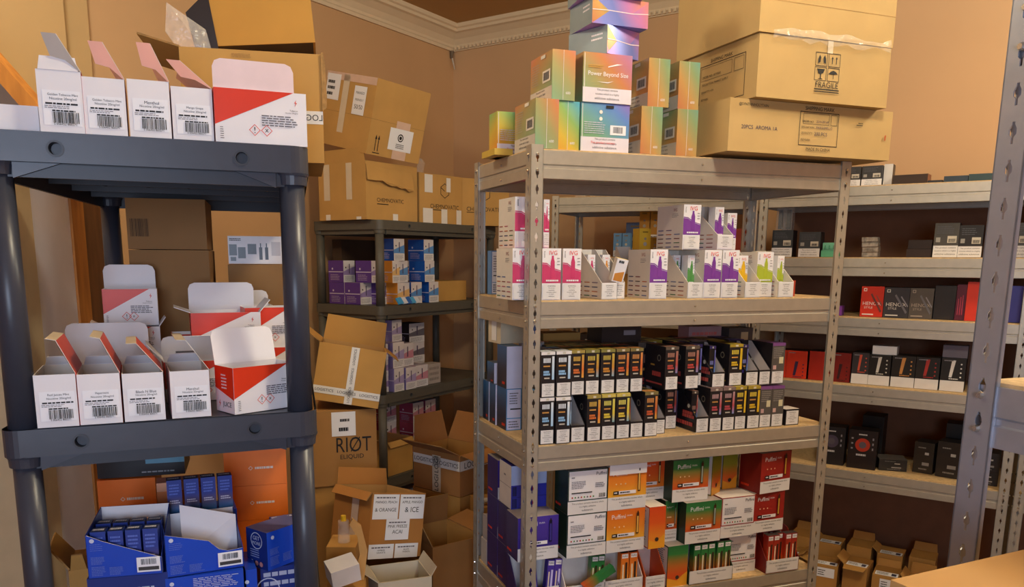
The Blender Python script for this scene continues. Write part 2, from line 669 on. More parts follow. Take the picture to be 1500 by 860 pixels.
def rack(fr, W, D, levels, H, label, board=BOARD, backing=None, metal=METAL):
    root = link('steel_shelving_rack', None)
    root.location = fr.at(0, 0, 0)
    root.rotation_euler = (0, 0, fr.yaw)
    tag(root, label, 'shelving')
    um = upright_mesh(H, levels, metal)
    for (x, y, r) in ((0, 0, 0), (W, 0, 1), (W, D, 2), (0, D, 3)):
        o = link('upright', um, root)
        o.location = (x, y, 0)
        o.rotation_euler = (0, 0, r * math.pi / 2)
        md = o.modifiers.new('t', 'SOLIDIFY')
        md.thickness = .0016
    bf, bs = beam_mesh(W - .05, metal), beam_mesh(D - .01, metal)
    for l in levels:
        for (x, y, r, me) in ((.025, .003, 0, bf), (W - .025, D - .003, 2, bf), (.003, D - .005, 3, bs), (W - .003, .005, 1, bs)):
            o = link('shelf_beam', me, root)
            o.location = (x, y, l - .004)
            o.rotation_euler = (0, 0, r * math.pi / 2)
        mb = MB()
        mb.box(.008, W - .008, .008, D - .008, l - .008, l, board)
        b = link('shelf_board', mb.mesh('shelf_board'), root)
        mb = MB()
        mb.box(W / 2 - .014, W / 2 + .014, .015, D - .015, l - .034, l - .0085, METALD)
        mb.box(W / 2 - .022, W / 2 - .014, .015, D - .015, l - .012, l - .0085, METALD)
        mb.box(W / 2 + .014, W / 2 + .022, .015, D - .015, l - .012, l - .0085, METALD)
        link('cross_brace', mb.mesh('cross_brace'), root)
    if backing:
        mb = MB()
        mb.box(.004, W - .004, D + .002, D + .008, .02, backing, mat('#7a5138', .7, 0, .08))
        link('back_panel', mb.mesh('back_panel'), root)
    for (x, y) in ((0, 0), (W, 0), (W, D), (0, D)):
        mb = MB()
        sx = .04 if x == 0 else -.04
        sy = .04 if y == 0 else -.04
        mb.box(min(x - sx * .05, x + sx), max(x - sx * .05, x + sx), min(y - sy * .05, y + sy), max(y - sy * .05, y + sy), 0, .012, BLACKB)
        link('foot', mb.mesh('foot'), root)
    return root

LA = [1.795, 1.43, 1.058, .61, .16]
rack(Frame(*FA.at(-.012, 0, 0)[:2], FA.yaw), .967, .425, LA, 1.803, 'galvanised steel rack in the middle of the room, iridescent boxes on its top')
LR = [1.81, 1.545, 1.318, 1.055, .715, .17]
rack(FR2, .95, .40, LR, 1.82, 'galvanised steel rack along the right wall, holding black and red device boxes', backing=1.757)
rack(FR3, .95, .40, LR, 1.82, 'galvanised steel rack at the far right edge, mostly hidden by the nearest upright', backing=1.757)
rack(Frame(*FR1.at(-.035, 0, 0)[:2], FR1.yaw), .90, .40, [1.815, 1.545, 1.30, 1.03, .70, .17], 1.82, 'galvanised steel rack in the far corner behind the middle rack')
rack(FN, .95, .40, [1.795, 1.403, .95, .5, .15], 1.803, 'nearest galvanised steel rack, its slotted upright cut by the right edge', metal=mat('#b0b4be', .36, .6, .06, 30, .05))

# ================================================================== PLASTIC SHELVING
def plastic(fr, W, D, levels, pm, pd, label, holes):
    root = link('plastic_shelving_unit', None)
    root.location = fr.at(0, 0, 0)
    root.rotation_euler = (0, 0, fr.yaw)
    tag(root, label, 'shelving')
    sh = fr.sh
    S = lambda x, y, z: (x + y * sh, y, z)

    def shear(mb):
        mb.V = [S(*v) for v in mb.V]
        return mb
    r = .024
    posts = [(r, r), (W - r, r), (W - r, D - r), (r, D - r)]
    lipz = .040
    for i, l in enumerate(levels):
        mb = MB()
        # top deck
        mb.box(.012, W - .012, .012, D - .012, l - .007, l, pm)
        # rounded outline band
        out = []
        for cx, cy, a0 in ((r, r, 180), (W - r, r, 270), (W - r, D - r, 0), (r, D - r, 90)):
            for k in range(7):
                a = math.radians(a0 + 15 * k)
                out.append((cx + (r + .003) * math.cos(a), cy + (r + .003) * math.sin(a)))
        n = len(out)
        segs = [(l + .002, 0), (l - .002, -.002), (l - lipz + .003, 0), (l - lipz, .003)]
        zs = [(l + .001, 1.0), (l - lipz, 1.0)]
        # skip front span where the round cable holes are: built separately with openings
        for k in range(n):
            a, b = out[k], out[(k + 1) % n]
            if k == 6:
                continue
            mb.add([(a[0], a[1], l + .001), (b[0], b[1], l + .001), (b[0], b[1], l - lipz), (a[0], a[1], l - lipz)], [(3, 2, 1, 0)], pm)
        x0, x1, yf = out[6][0], out[7][0], out[6][1]
        cut = [x0]
        for hx in holes:
            cut += [hx - .014, hx + .014]
        cut.append(x1)
        for k in range(0, len(cut), 2):
            mb.add([(cut[k], yf, l - lipz), (cut[k + 1], yf, l - lipz), (cut[k + 1], yf, l + .001), (cut[k], yf, l + .001)], [(0, 1, 2, 3)], pm)
        for hx in holes:
            hz = l - .021
            N = 16
            circ = [(hx + .0088 * math.cos(2 * math.pi * k / N), hz + .0088 * math.sin(2 * math.pi * k / N)) for k in range(N)]
            lo = [(hx - .014, l - lipz), (hx + .014, l - lipz)]
            hi = [(hx + .014, l + .001), (hx - .014, l + .001)]
            bot = [circ[k % N] for k in range(N // 2, N + 1)]       # left -> bottom -> right
            top = [circ[k] for k in range(0, N // 2 + 1)]           # right -> top -> left
            pl = [lo[0], lo[1], (hx + .014, hz)] + bot[::-1] + [(hx - .014, hz)]
            mb.add([(a, yf, b) for a, b in pl], [tuple(range(len(pl)))], pm)
            pl = [(hx + .014, hz), hi[0], hi[1], (hx - .014, hz)] + top[::-1]
            mb.add([(a, yf, b) for a, b in pl], [tuple(range(len(pl)))], pm)
            # recess tube, rim and its dark bottom
            mb.add([(a, yf, b) for a, b in circ] + [(a, yf + .02, b) for a, b in circ], [(k, (k + 1) % N, N + (k + 1) % N, N + k) for k in range(N)], pd)
            mb.add([(a, yf + .02, b) for a, b in circ], [tuple(range(N))], mat('#15161a', .6))
            rim = [(hx + .0115 * math.cos(2 * math.pi * k / N), hz + .0115 * math.sin(2 * math.pi * k / N)) for k in range(N)]
            mb.add([(a, yf - .0015, b) for a, b in circ] + [(a, yf - .0015, b) for a, b in rim], [(k, N + k, N + (k + 1) % N, (k + 1) % N) for k in range(N)], pd)
        # lower, set-back skirt and gussets
        mb.box(.02, W - .02, .010, .016, l - .060, l - .007, pd)
        mb.box(.02, W - .02, D - .016, D - .010, l - .060, l - .007, pd)
        mb.box(.010, .016, .02, D - .02, l - .060, l - .007, pd)
        mb.box(W - .016, W - .010, .02, D - .02, l - .060, l - .007, pd)
        for gx, s in ((2 * r, 1), (W - 2 * r, -1)):
            mb.slab([(gx, .004, l - lipz), (gx + s * .06, .004, l - lipz), (gx, .004, l - .062)][::s], .004, pm)
        shear(mb)
        t = link('shelf_tier', mb.mesh('shelf_tier'), root)
        # underside ribs
        mb = MB()
        for k in range(1, 6):
            x = W * k / 6
            mb.box(x - .002, x + .002, .016, D - .016, l - .035, l - .007, pd)
        for k in range(1, 5):
            y = D * k / 5
            mb.box(.016, W - .016, y - .002, y + .002, l - .045, l - .007, pd)
        shear(mb)
        link('rib_grid', mb.mesh('rib_grid'), t)
        for (px, py) in posts:
            mb = MB()
            q = S(px, py, 0)
            mb.cyl((q[0], q[1], l - lipz), (q[0], q[1], l - .057), r + .001, pm, r - .0005, 24)
            mb.cyl((q[0], q[1], l - lipz + .001), (q[0], q[1], l - lipz - .003), r + .0035, pm, r + .002, 24)
            c = link('corner_socket', mb.mesh('corner_socket'), t)
        if i < len(levels) - 1:
            for (px, py) in posts:
                mb = MB()
                q = S(px, py, 0)
                mb.cyl((q[0], q[1], levels[i + 1]), (q[0], q[1], l - .05), .0205, pm, .0195, 24)
                me = mb.mesh('post')
                for pl in me.polygons:
                    pl.use_smooth = len(pl.vertices) == 4
                link('post', me, root)
        else:
            for (px, py) in posts:
                mb = MB()
                q = S(px, py, 0)
                mb.cyl((q[0], q[1], 0), (q[0], q[1], l - .05), .0205, pm, .0205, 24)
                link('post', mb.mesh('post'), root)
    return root

plastic(FG1, .452, .74, [1.70, 1.2825, .865, .447, .06], PLASTIC, PLASTICD, 'dark grey plastic shelving unit filling the left foreground', (.105, .355))
plastic(FG2, .93, .42, [1.70, 1.32, .913, .509, .10], PLASTICB, PLASTICB, 'dark grey plastic shelving unit in the corner with purple boxes', (.2, .7))
# ================================================================== BOX KITS
R_ = math.radians
ORD = ['leftmost', 'second from the left', 'third from the left', 'fourth from the left', 'fifth from the left', 'sixth from the left',
       'seventh from the left', 'eighth from the left', 'ninth from the left', 'tenth from the left']

def walls(mb, w, d, h, m, mi, t=.003, front=None, bottom=True):
    """open-topped box; front = list of (u, v) giving the cut outline of the front wall"""
    mb.slab([(0, d - t, 0), (w, d - t, 0), (w, d - t, h), (0, d - t, h)][::-1], t, m) if False else None
    mm = {'*': m}
    mb.box(0, w, d - t, d, 0, h, {'*': m, 'F': mi})
    mb.box(0, t, t, d - t, 0, h, {'*': m, 'R': mi})
    mb.box(w - t, w, t, d - t, 0, h, {'*': m, 'L': mi})
    if front is None:
        mb.box(0, w, 0, t, 0, h, {'*': m, 'B': mi})
    else:
        mb.slab([(u * w, t, v * h) for u, v in front], t, m, mi)
    mb.box(t, w - t, t, d - t, 0, t, mi)

def flap(side, w, d, h, L, ang, m, medge=None, t=.003, inset=0, taper=0):
    """panel hinged on a top edge; ang 0 stands up, 90 lies out flat, negative folds in"""
    mb = MB()
    a = R_(ang)
    e = {'F': ((0, 0), (w, 0), (0, -1)), 'B': ((w, d), (0, d), (0, 1)), 'L': ((0, d), (0, 0), (-1, 0)), 'R': ((w, 0), (w, d), (1, 0))}[side]
    p0, p1, o = Vector((*e[0], h)), Vector((*e[1], h)), Vector((*e[2], 0))
    al = (p1 - p0).normalized()
    p0 += al * inset
    p1 -= al * inset
    dr = Vector((0, 0, math.cos(a))) + o * math.sin(a)
    mb.slab([p0, p1, p1 + dr * L - al * taper, p0 + dr * L + al * taper], -t, m, medge or m)
    return mb

def carton(w, d, h, m=None, open_=False, flaps=(), decor=None, tapes=(), seam=True, mi=None, bevel=.003, name='cardboard_box', extra=()):
    m = m or KRAFT
    mb = MB()
    if open_:
        walls(mb, w, d, h, m, mi or KRAFTIN, .004)
    else:
        mb.box(0, w, 0, d, 0, h, m)
        if seam:
            f = face(mb, 'T', w, d, h)
            f.rect(0, .497, 1, .503, EDGE)
    if decor:
        decor(mb, w, d, h)
    parts = []
    for fl in flaps:
        side, L, ang = fl[:3]
        parts.append(('flap', flap(side, w, d, h, L, ang, m, EDGE, .003, .003, fl[3] if len(fl) > 3 else .004)))
    if tapes:
        for (side, u0, v0, u1, v1, mt, tx) in tapes:
            tb = MB()
            f = face(tb, side, w, d, h)
            f.k = 4
            f.rect(u0, v0, u1, v1, mt)
            if tx:
                st, col, rot, n = tx
                for i in range(n):
                    if rot:     # lettering runs up the tape
                        g = Face(tb, f.pt(u1, v0, f.k + 1), f.uy, -f.ux, (v1 - v0) * f.H, (u1 - u0) * f.W)
                    else:
                        g = Face(tb, f.pt(u0, v0, f.k + 1), f.ux, f.uy, (u1 - u0) * f.W, (v1 - v0) * f.H)
                    g.text(st, i / n + .03, .2, (i + 1) / n - .03, .8, col, stretch=False)
            parts.append(('tape', tb))
    parts += list(extra)
    return Kit(name, 'box', mb, parts, bevel=bevel)

# ---- white nicotine-salt cartons with a red lid ----------------------------
def juice(w, d, h, title, sub, lid, dust, seed, inside, lidm=RED, lidi=None, tuck=True, ear=False):
    lidi = lidi or mat('#e9b6a8', .5)
    mb = MB()
    walls(mb, w, d, h, WHITE, inside, .0012)
    f = face(mb, 'R', w, d, h)
    f.rect(0, 0, 1, 1, RED)
    lb = MB()
    f = face(lb, 'F', w, d, h)
    f.rect(.1, .12, .95, .68, LABEL)
    f.para([title, sub], .22, .5, .9, .64, INK, fill=.75)
    f.dashes(.16, .45, .94, .485, INK, 1, seed + 5, .8)
    f.dashes(.14, .385, .72, .44, GREYINK, 2, seed)
    f.dashes(.3, .34, .9, .37, INK, 1, seed + 7, .8)
    f.barcode(.3, .16, .9, .335, INK, seed=seed)
    f.text('5 056452 860271', .22, .125, .92, .16, INK)
    lp = MB()
    a = R_(lid)
    dr = Vector((-math.sin(a), 0, math.cos(a)))      # lid hinged on the right edge leaning left
    p0, p1 = Vector((w, .001, h)), Vector((w, d - .001, h))
    L = w * .98
    lp.slab([p0, p1, p1 + dr * L, p0 + dr * L], .0009, lidm, CREAM)
    # inner face of the lid
    lp.add([p0 + Vector((-.0006, 0, 0)), p1 + Vector((-.0006, 0, 0)), p1 + dr * L + Vector((-.0006, 0, 0)), p0 + dr * L + Vector((-.0006, 0, 0))], [(0, 1, 2, 3)], lidi)
    parts = [('label', lb, 'white printed address and barcode label'), ('lid', lp, 'red lid folded up')]
    if tuck:
        tp = MB()
        b = a + R_(55)
        d2 = Vector((-math.sin(b), 0, math.cos(b)))
        q0, q1 = p0 + dr * L, p1 + dr * L
        tp.slab([q0, q1, q1 + d2 * .014 - Vector((0, .004, 0)), q0 + d2 * .014 + Vector((0, .004, 0))], .0009, mat('#d9c7ae', .6), CREAM)
        parts[1] = ('lid', lp, 'red lid folded up', [('tuck_flap', tp)])
    if ear:
        er = MB()
        X = Vector((-1, 0, 0))
        pp = lambda t, q: p0 + dr * (L * t) + X * q + Vector((0, -.0012, 0))
        er.slab([pp(.0, .0), pp(1, 0), pp(1, .018), pp(.38, .026), pp(.30, .010), pp(.0, .001)], .0009, lidi, CREAM)
        parts.append(('lid_ear', er))
    if dust:
        dp = MB()
        dp.slab([(.003, 0, h), (w - .003, 0, h), (w - .006, .002, h + dust), (.006, .002, h + dust)], .0009, WHITE)
        parts.append(('dust_flap', dp))
    dp = MB()
    dp.slab([(.003, d, h), (w - .003, d, h), (w - .008, d - .012, h + .014), (.008, d - .012, h + .014)], -.0009, WHITE)
    parts.append(('dust_flap', dp))
    return Kit('eliquid_carton', 'carton', mb, parts)

def hazard(f, u, v, r, m):
    for k in range(4):
        a, b = k * math.pi / 2, (k + 1) * math.pi / 2
        f.poly([(u + math.cos(t) * q / f.W, v + math.sin(t) * q / f.H) for t, q in ((a, r * .86), (a, r), (b, r), (b, r * .86))], m, False)

def bolt(f, u, v, s, m):
    pts = [(.2, 1), (-.35, .1), (0, .1), (-.25, -.8), (.35, .25), (0, .25)]
    f.poly([(u + x * s / f.W, v + y * s / f.H) for x, y in pts], m)

def bigjuice(w, d, h, backflap, seed=1, lidv=None, lidm=None, side=True, logo=True, sideflap=None, name='Tobacco', frontflap=None):
    mb = MB()
    walls(mb, w, d, h, WHITE, WHITE, .0012)
    f = face(mb, 'F', w, d, h)
    f.poly([(0, 1), (0, .33), (.86, 1)], RED)
    bolt(f, .88, .8, .006, RED)
    f.para([name, 'Nicotine 20mg/ml'], .68, .58, .9, .68, INK, 'R')
    f.dashes(.5, .34, .92, .56, GREYINK, 5, seed, .5)
    hazard(f, .42, .26, .0085, RED)
    hazard(f, .55, .26, .0085, RED)
    f.text('!', .40, .2, .44, .32, INK)
    f.text('x', .53, .2, .57, .32, INK)
    f.dashes(.05, .06, .09, .3, GREYINK, 6, seed)
    if side:
        g = face(mb, 'L', w, d, h)
        g.poly([(0, 1), (0, .52), (1, .3), (1, 1)], RED)
        g.dashes(.35, .5, .65, .85, WHITE, 5, 5, .45)
    parts = []
    if logo:
        lg = MB()
        g = face(lg, 'L', w, d, h)
        g.text('JUICE', .34, .1, .88, .24, INK)
        bolt(g, .22, .17, .008, RED)
        parts.append(('logo', lg))
    if backflap:
        L, ang = backflap
        a = R_(ang)
        dr = Vector((0, -math.sin(a), math.cos(a)))
        ly = d if lidv is None else lidv
        p0, p1 = Vector((0, ly, h)), Vector((w * (.98 if lidv is None else .87), ly, h))
        ux = Vector((1, 0, 0))
        r = .012
        pb = MB()
        pb.slab([p0, p1, p1 + dr * (L - r), p1 + dr * (L - r * .3) - ux * r * .3, p1 + dr * L - ux * r, p0 + dr * L + ux * r, p0 + dr * (L - r * .3) + ux * r * .3, p0 + dr * (L - r)], .0012, lidm or WHITE)
        parts.append(('lid', pb))
    if sideflap:
        parts.append(('dust_flap', flap('L', w, d, h, sideflap[0], sideflap[1], WHITE, None, .0012, .003, .004)))
        parts.append(('dust_flap', flap('R', w, d, h, sideflap[0], sideflap[1] * .6, WHITE, None, .0012, .003, .004)))
    if frontflap:
        parts.append(('front_flap', flap('F', w, d, h, frontflap[0], frontflap[1], WHITE, None, .0012, .003, .004)))
    return Kit('eliquid_carton', 'carton', mb, parts)

# ---- single slim vape cartons ---------------------------------------------
WAVE = {'pink': '#c8426f', 'purple': '#7a3f99', 'lime': '#a9b83a', 'yellow': '#e9b92c', 'green': '#5c9a50', 'orange': '#d9923b'}

def vape_icon(f, u, v0, v1, wd, m, mo=None):
    hw = wd / 2
    H = v1 - v0
    f.poly([(u - hw, v0), (u + hw, v0), (u + hw * .9, v0 + H * .72), (u + hw * .45, v0 + H * .9), (u + hw * .45, v1), (u - hw * .45, v1), (u - hw * .45, v0 + H * .9), (u - hw * .9, v0 + H * .72)], m)

WL = ['WARNING', 'This product', 'contains', 'nicotine which', 'is a highly', 'addictive', 'substance']

def warnlabel(f, u0, v0, u1, v1, n=6, bg=None):
    f.rect(u0, v0, u1, v1, bg or WARN_BG)
    f.para(WL[:n], u0 + (u1 - u0) * .1, v0 + (v1 - v0) * .1, u1 - (u1 - u0) * .1, v1 - (v1 - v0) * .08, INK)

def slimfront(mb, w, d, h, c, z0=0, warn=True):
    f = face(mb, 'F', w, d, h)
    cm = mat(WAVE[c], .35)
    dk = mat(WAVE[c], .25, key=('dk', c)) if False else mat(WAVE[c], .22, 0, .12)
    b = .33 if warn else .3
    if warn is None:
        f.rect(0, 0, 1, .31, cm)
    f.poly([(0, b), (1, b), (1, b + .22), (.55, b + .27), (.25, b + .36), (0, b + .37)], cm)
    f.poly([(0, b + .38), (.25, b + .37), (.55, b + .28), (1, b + .23), (1, b + .245), (.55, b + .3), (.25, b + .39), (0, b + .4)], cm)
    vape_icon(f, .55, b + .10, .86, .24 if warn else .42, dk)
    f.text('IVG', .36, .87, .78, .96, RED)
    f.dashes(.78, .66, .95, .84, GREYINK, 3, 2, .25)
    f.dashes(.08, .82, .14, .95, INK, 5, 4, .5)
    f.dashes(.2, b + .03, .9, b + .07, WHITE, 1, 3, .8)
    if warn:
        warnlabel(f, .04, .02, .96, .31)

def bars(f, seed=1):
    cols = ['#3b3d6b', '#7b3a3a', '#3f6f4c', '#b8653a', '#5c4a78', '#94403c', '#4a5f95', '#b05a6e', '#5d4637', '#6b78ad']
    r = random.Random(seed)
    f.k += 1
    for j in range(5):
        for i in range(3):
            if j >= 3 and i > 5 - j:
                continue
            v = .05 + j * .095
            f.rect(.06 + i * .31, v, .27 + i * .31, v + .02, mat(r.choice(cols), .5), up=False)

def slim(c, w=.053, d=.115, h=.128, seed=1):
    mb = MB()
    mb.box(0, w, 0, d, 0, h, {'*': CREAM, 'F': WHITE, 'T': mat(WAVE[c], .4)})
    slimfront(mb, w, d, h, c)
    g = face(mb, 'L', w, d, h)
    bars(g, seed)
    g.text('IVG', .6, .86, .8, .93, mat('#9b4b3a', .5))
    g.dashes(.58, .72, .82, .82, GREYINK, 3, 7, .3)
    return Kit('vape_carton', 'carton', mb)

def slimtray(c, w=.05, d=.115, h=.128, inner=2, seed=2):
    """display tray, sides cut on the slant, low front with the warning"""
    mb = MB()
    t = .0015
    lo = .33
    mb.box(0, w, d - t, d, 0, h, CREAM)
    for x in (0, w - t):
        mb.slab([(x, d, 0), (x, d, h), (x, d * .86, h), (x, 0, lo * h), (x, 0, 0)], t if x == 0 else t, CREAM)
    mb.box(0, w, 0, t, 0, lo * h, WHITE)
    mb.box(0, w, 0, d, 0, t, CREAM)
    f = face(mb, 'F', w, d, h)
    warnlabel(f, .04, .02, .96, .31)
    g = face(mb, 'L', w, d, h)
    g.k = 8
    cols = ['#3b3d6b', '#7b3a3a', '#3f6f4c', '#b8653a', '#5c4a78', '#94403c', '#4a5f95']
    r = random.Random(seed)
    for j in range(4):
        for i in range(3):
            if j > i + 1 + 0 and j > 1 and i > 1:
                continue
            g.rect(.07 + i * .3, .05 + j * .09, .28 + i * .3, .068 + j * .09, mat(r.choice(cols), .5), up=False)
    return Kit('display_tray', 'display tray', mb)

def slimpack(c, w=.022, d=.03, h=.112):
    mb = MB()
    mb.box(0, w, 0, d, 0, h, {'*': WHITE, 'T': mat(WAVE[c], .4)})
    slimfront(mb, w, d, h, c, warn=None)
    return Kit('vape_pack', 'vape pack', mb)

# ---- black display cartons ---------------------------------------------------
BK = mat('#252125', .38, 0, .05)
FLAV = {
    'blue': ('#e3dfe0', '#5a9bd8', '#9fc7ea', '#dfe6ef'),
    'orange': ('#9a8a4a', '#d9743c', '#e8b04f', '#cfa850'),
    'amber': ('#7f7a43', '#c98a3c', '#6fb0d0', '#c4ae50'),
    'yellow': ('#c7b45c', '#e0c84a', '#4fa0cf', '#d9cf66'),
    'fire': ('#7c6f45', '#cf6038', '#c9b04a', '#c98a50'),
    'red': ('#5b5048', '#b84a45', '#5c8fc9', '#a8786a'),
    'berry': ('#7d6a68', '#c0505a', '#6fa3dc', '#b8949a'),
    'gold': ('#a58f35', '#dcb52f', '#e8d35a', '#d9c046'),
    'violet': ('#463a78', '#5a4ab0', '#6f9be0', '#7f86c9'),
}

def blackfront(mb, w, d, h, fl, b=.34, warn=True):
    top, c1, c2, c3 = FLAV[fl]
    f = face(mb, 'F', w, d, h)
    f.rect(0, .93, 1, 1, mat(top, .35))
    f.rect(.42, .94, .62, .985, mat('#c9c3b4', .4))
    tm = mat(c3, .4)
    f.rect(.16, b + .42, .66, b + .52, tm)
    for k in range(4):
        f.rect(.24 + .1 * k, b + .42, .27 + .1 * k, b + .52, BK, up=(k == 0))
    f.rect(.16, b + .33, .62, b + .36, mat('#c8914c', .4))
    f.dashes(.16, b + .14, .64, b + .25, mat(c1 if fl != 'blue' else '#8fbce6', .4), 2, 5, .8)
    f.rect(.22, b + .07, .6, b + .1, mat('#b9b2a8', .5))
    f.rect(.76, b + .05, .92, .9, grad(((0, c2), (.45, c1 if fl != 'blue' else '#b9d4ee'), (1, c3)), h * .35, h * .9, .25, wob=.05) if fl not in ('gold',) else mat(c1, .3))
    if warn:
        warnlabel(f, .06, .02, .94, .31)

def blackbox(fl, w=.041, d=.105, h=.123):
    mb = MB()
    top = mat(FLAV[fl][0], .35)
    mb.box(0, w, 0, d, 0, h, {'*': BK, 'T': top})
    f = face(mb, 'T', w, d, h)
    f.rect(.08, .04, .92, .3, mat(FLAV[fl][3], .35))
    f.rect(.2, .4, .8, .6, mat('#2e2a22', .4))
    f.rect(.08, .7, .92, .95, mat(FLAV[fl][1], .35))
    blackfront(mb, w, d, h, fl)
    g = face(mb, 'L', w, d, h)
    g.circle(.7, .72, .009, mat('#8d8371', .4), 18, .0065)
    g.rect(.3, .52, .5, .56, mat('#b98b3c', .4))
    g.dashes(.4, .28, .9, .4, mat(FLAV[fl][1], .4), 1, 5, .9)
    g.rect(.1, .1, .9, .14, mat(FLAV[fl][1], .5))
    return Kit('vape_carton', 'carton', mb)

def graybox(w=.041, d=.105, h=.12):
    mb = MB()
    mb.box(0, w, 0, d, 0, h, {'*': BK, 'F': mat('#57524f', .4), 'T': mat('#6d3f7d', .35)})
    f = face(mb, 'F', w, d, h)
    f.rect(0, .93, 1, 1, mat('#7a4a86', .35))
    f.dashes(.1, .62, .9, .9, mat('#8b8580', .5), 6, 3, .5)
    f.rect(.55, .5, .88, .66, mat('#cfc7a5', .5))
    f.rect(.1, .36, .35, .46, mat('#c9a3a0', .5))
    warnlabel(f, .06, .02, .94, .31)
    return Kit('vape_carton', 'carton', mb)

def blacktray(fl, w=.042, d=.105, h=.123, side=True):
    mb = MB()
    t = .0015
    lo = .36
    wi = mat('#ddd2cc', .6)
    mb.box(0, w, d - t, d, 0, h, BK)
    for x in (0, w - t):
        mb.slab([(x, d, 0), (x, d, h), (x, d * .85, h), (x, 0, lo * h), (x, 0, 0)], t, BK)
        xx = x + t + .0002 if x == 0 else x - .0002
        q = [(xx, d, t), (xx, d, h * .99), (xx, d * .85, h * .99), (xx, 0.001, lo * h), (xx, .001, t)]
        mb.add(q, [tuple(range(5))], wi)
    mb.box(0, w, 0, t, 0, lo * h, BK)
    mb.box(0, w, 0, d, 0, t, wi)
    f = face(mb, 'F', w, d, h)
    warnlabel(f, .06, .02, .94, .32)
    if side:
        g = face(mb, 'L', w, d, h)
        g.k = 8
        cm = mat(FLAV[fl][1], .4)
        g.dashes(.4, .3, .95, .46, cm, 2, 5, .9)
        g.dashes(.12, .12, .95, .22, cm, 1, 8, .9)
        g.rect(.06, .2, .14, .85, grad(((0, FLAV[fl][1]), (1, FLAV[fl][2])), 0, h, .3, wob=.05))
        g.circle(.68, .58, .006, mat('#c9c3b4', .4))
    return Kit('display_tray', 'display tray', mb)

def blackpack(fl, w=.021, d=.03, h=.11):
    mb = MB()
    mb.box(0, w, 0, d, 0, h, {'*': BK, 'T': mat(FLAV[fl][3], .35)})
    blackfront(mb, w, d, h, fl, .1, False)
    return Kit('vape_pack', 'vape pack', mb)

# ---- wide disposable-vape boxes -----------------------------------------------
PUFF = {
    'orange': ((0, '#f0b33a'), (.45, '#e8892c'), (1, '#dd6a22')),
    'deep': ((0, '#e88a2c'), (.5, '#dd5a22'), (1, '#d94a20')),
    'green': ((0, '#d8501f'), (.35, '#b86a2c'), (.75, '#2f7d3f'), (1, '#2a6e3d')),
    'red': ((0, '#a3241f'), (1, '#8d1f1c')),
    'purple': ((0, '#3a2a86'), (1, '#4a35a0')),
    'lime': ((0, '#e0602a'), (.5, '#8f8f2a'), (1, '#6f7a22')),
    'blue': ((0, '#2a2f9a'), (1, '#343ab0')),
}
SIDEC = {'orange': '#33261f', 'deep': '#c9541f', 'green': '#1e3626', 'red': '#7c1c18', 'purple': '#2e2566', 'lime': '#6b6a1e', 'blue': '#2a2d80'}

def puff(c, w=.118, d=.085, h=.122, end=False, label=True):
    gm = grad(PUFF[c], h * .3, h, .35, wob=.08)
    top = mat('#a59c98' if c in ('green', 'purple', 'red') else '#e6ddd3', .5)
    mb = MB()
    mb.box(0, w, 0, d, 0, h, {'*': mat(SIDEC[c], .4), 'F': gm, 'T': top, 'R': gm})
    if end:
        f = face(mb, 'F', w, d, h)
        f.poly([(0, .0), (1, .0), (1, .34), (.75, .26), (.5, .14), (.25, .18), (0, .22)], mat('#e8a02c', .4))
        f.circle(.5, .22, .006, mat('#3b3029', .4))
        g = face(mb, 'L', w, d, h)
        g.rect(.03, .03, .97, .97, mat('#ded6d2', .5))
        g.dashes(.15, .5, .85, .9, GREYINK, 8, 4, .4)
        g.dashes(.15, .1, .85, .35, GREYINK, 4, 9, .4)
        return Kit('vape_box', 'box', mb)
    f = face(mb, 'F', w, d, h)
    f.rect(0, 0, 1, .3, WARN_BG)
    f.para(['This product contains nicotine which', 'is a highly addictive', 'substance.'], .06, .04, .94, .27, INK)
    f.text('Puffmi', .12, .76, .48, .92, WHITE)
    f.text('DURA', .52, .82, .66, .88, WHITE)
    for k in range(3):
        f.circle(.2 + .12 * k, .6, .0022, mat('#e8c9a0', .4), 8)
    f.rect(.13, .36, .27, .44, INK)
    f.rect(.27, .36, .72, .44, WHITE)
    f.dashes(.15, .385, .25, .42, WHITE, 1, 2, .8)
    f.dashes(.3, .385, .62, .42, INK, 1, 6, .8)
    f.rect(.76, .4, .83, .9, mat('#4a2a1c' if c != 'purple' else '#191533', .3))
    f.rect(.775, .43, .815, .82, mat({'orange': '#e6b35a', 'deep': '#e6c07a', 'green': '#9aa79a', 'red': '#d9a03a', 'purple': '#3f3690', 'lime': '#cfa23a', 'blue': '#d8402c'}[c], .3))
    f.rect(.78, .88, .81, .94, mat('#2a1c16', .3))
    g = face(mb, 'L', w, d, h)
    g.dashes(.1, .1, .6, .17, RED, 1, 2, .8)
    return Kit('vape_box', 'box', mb)

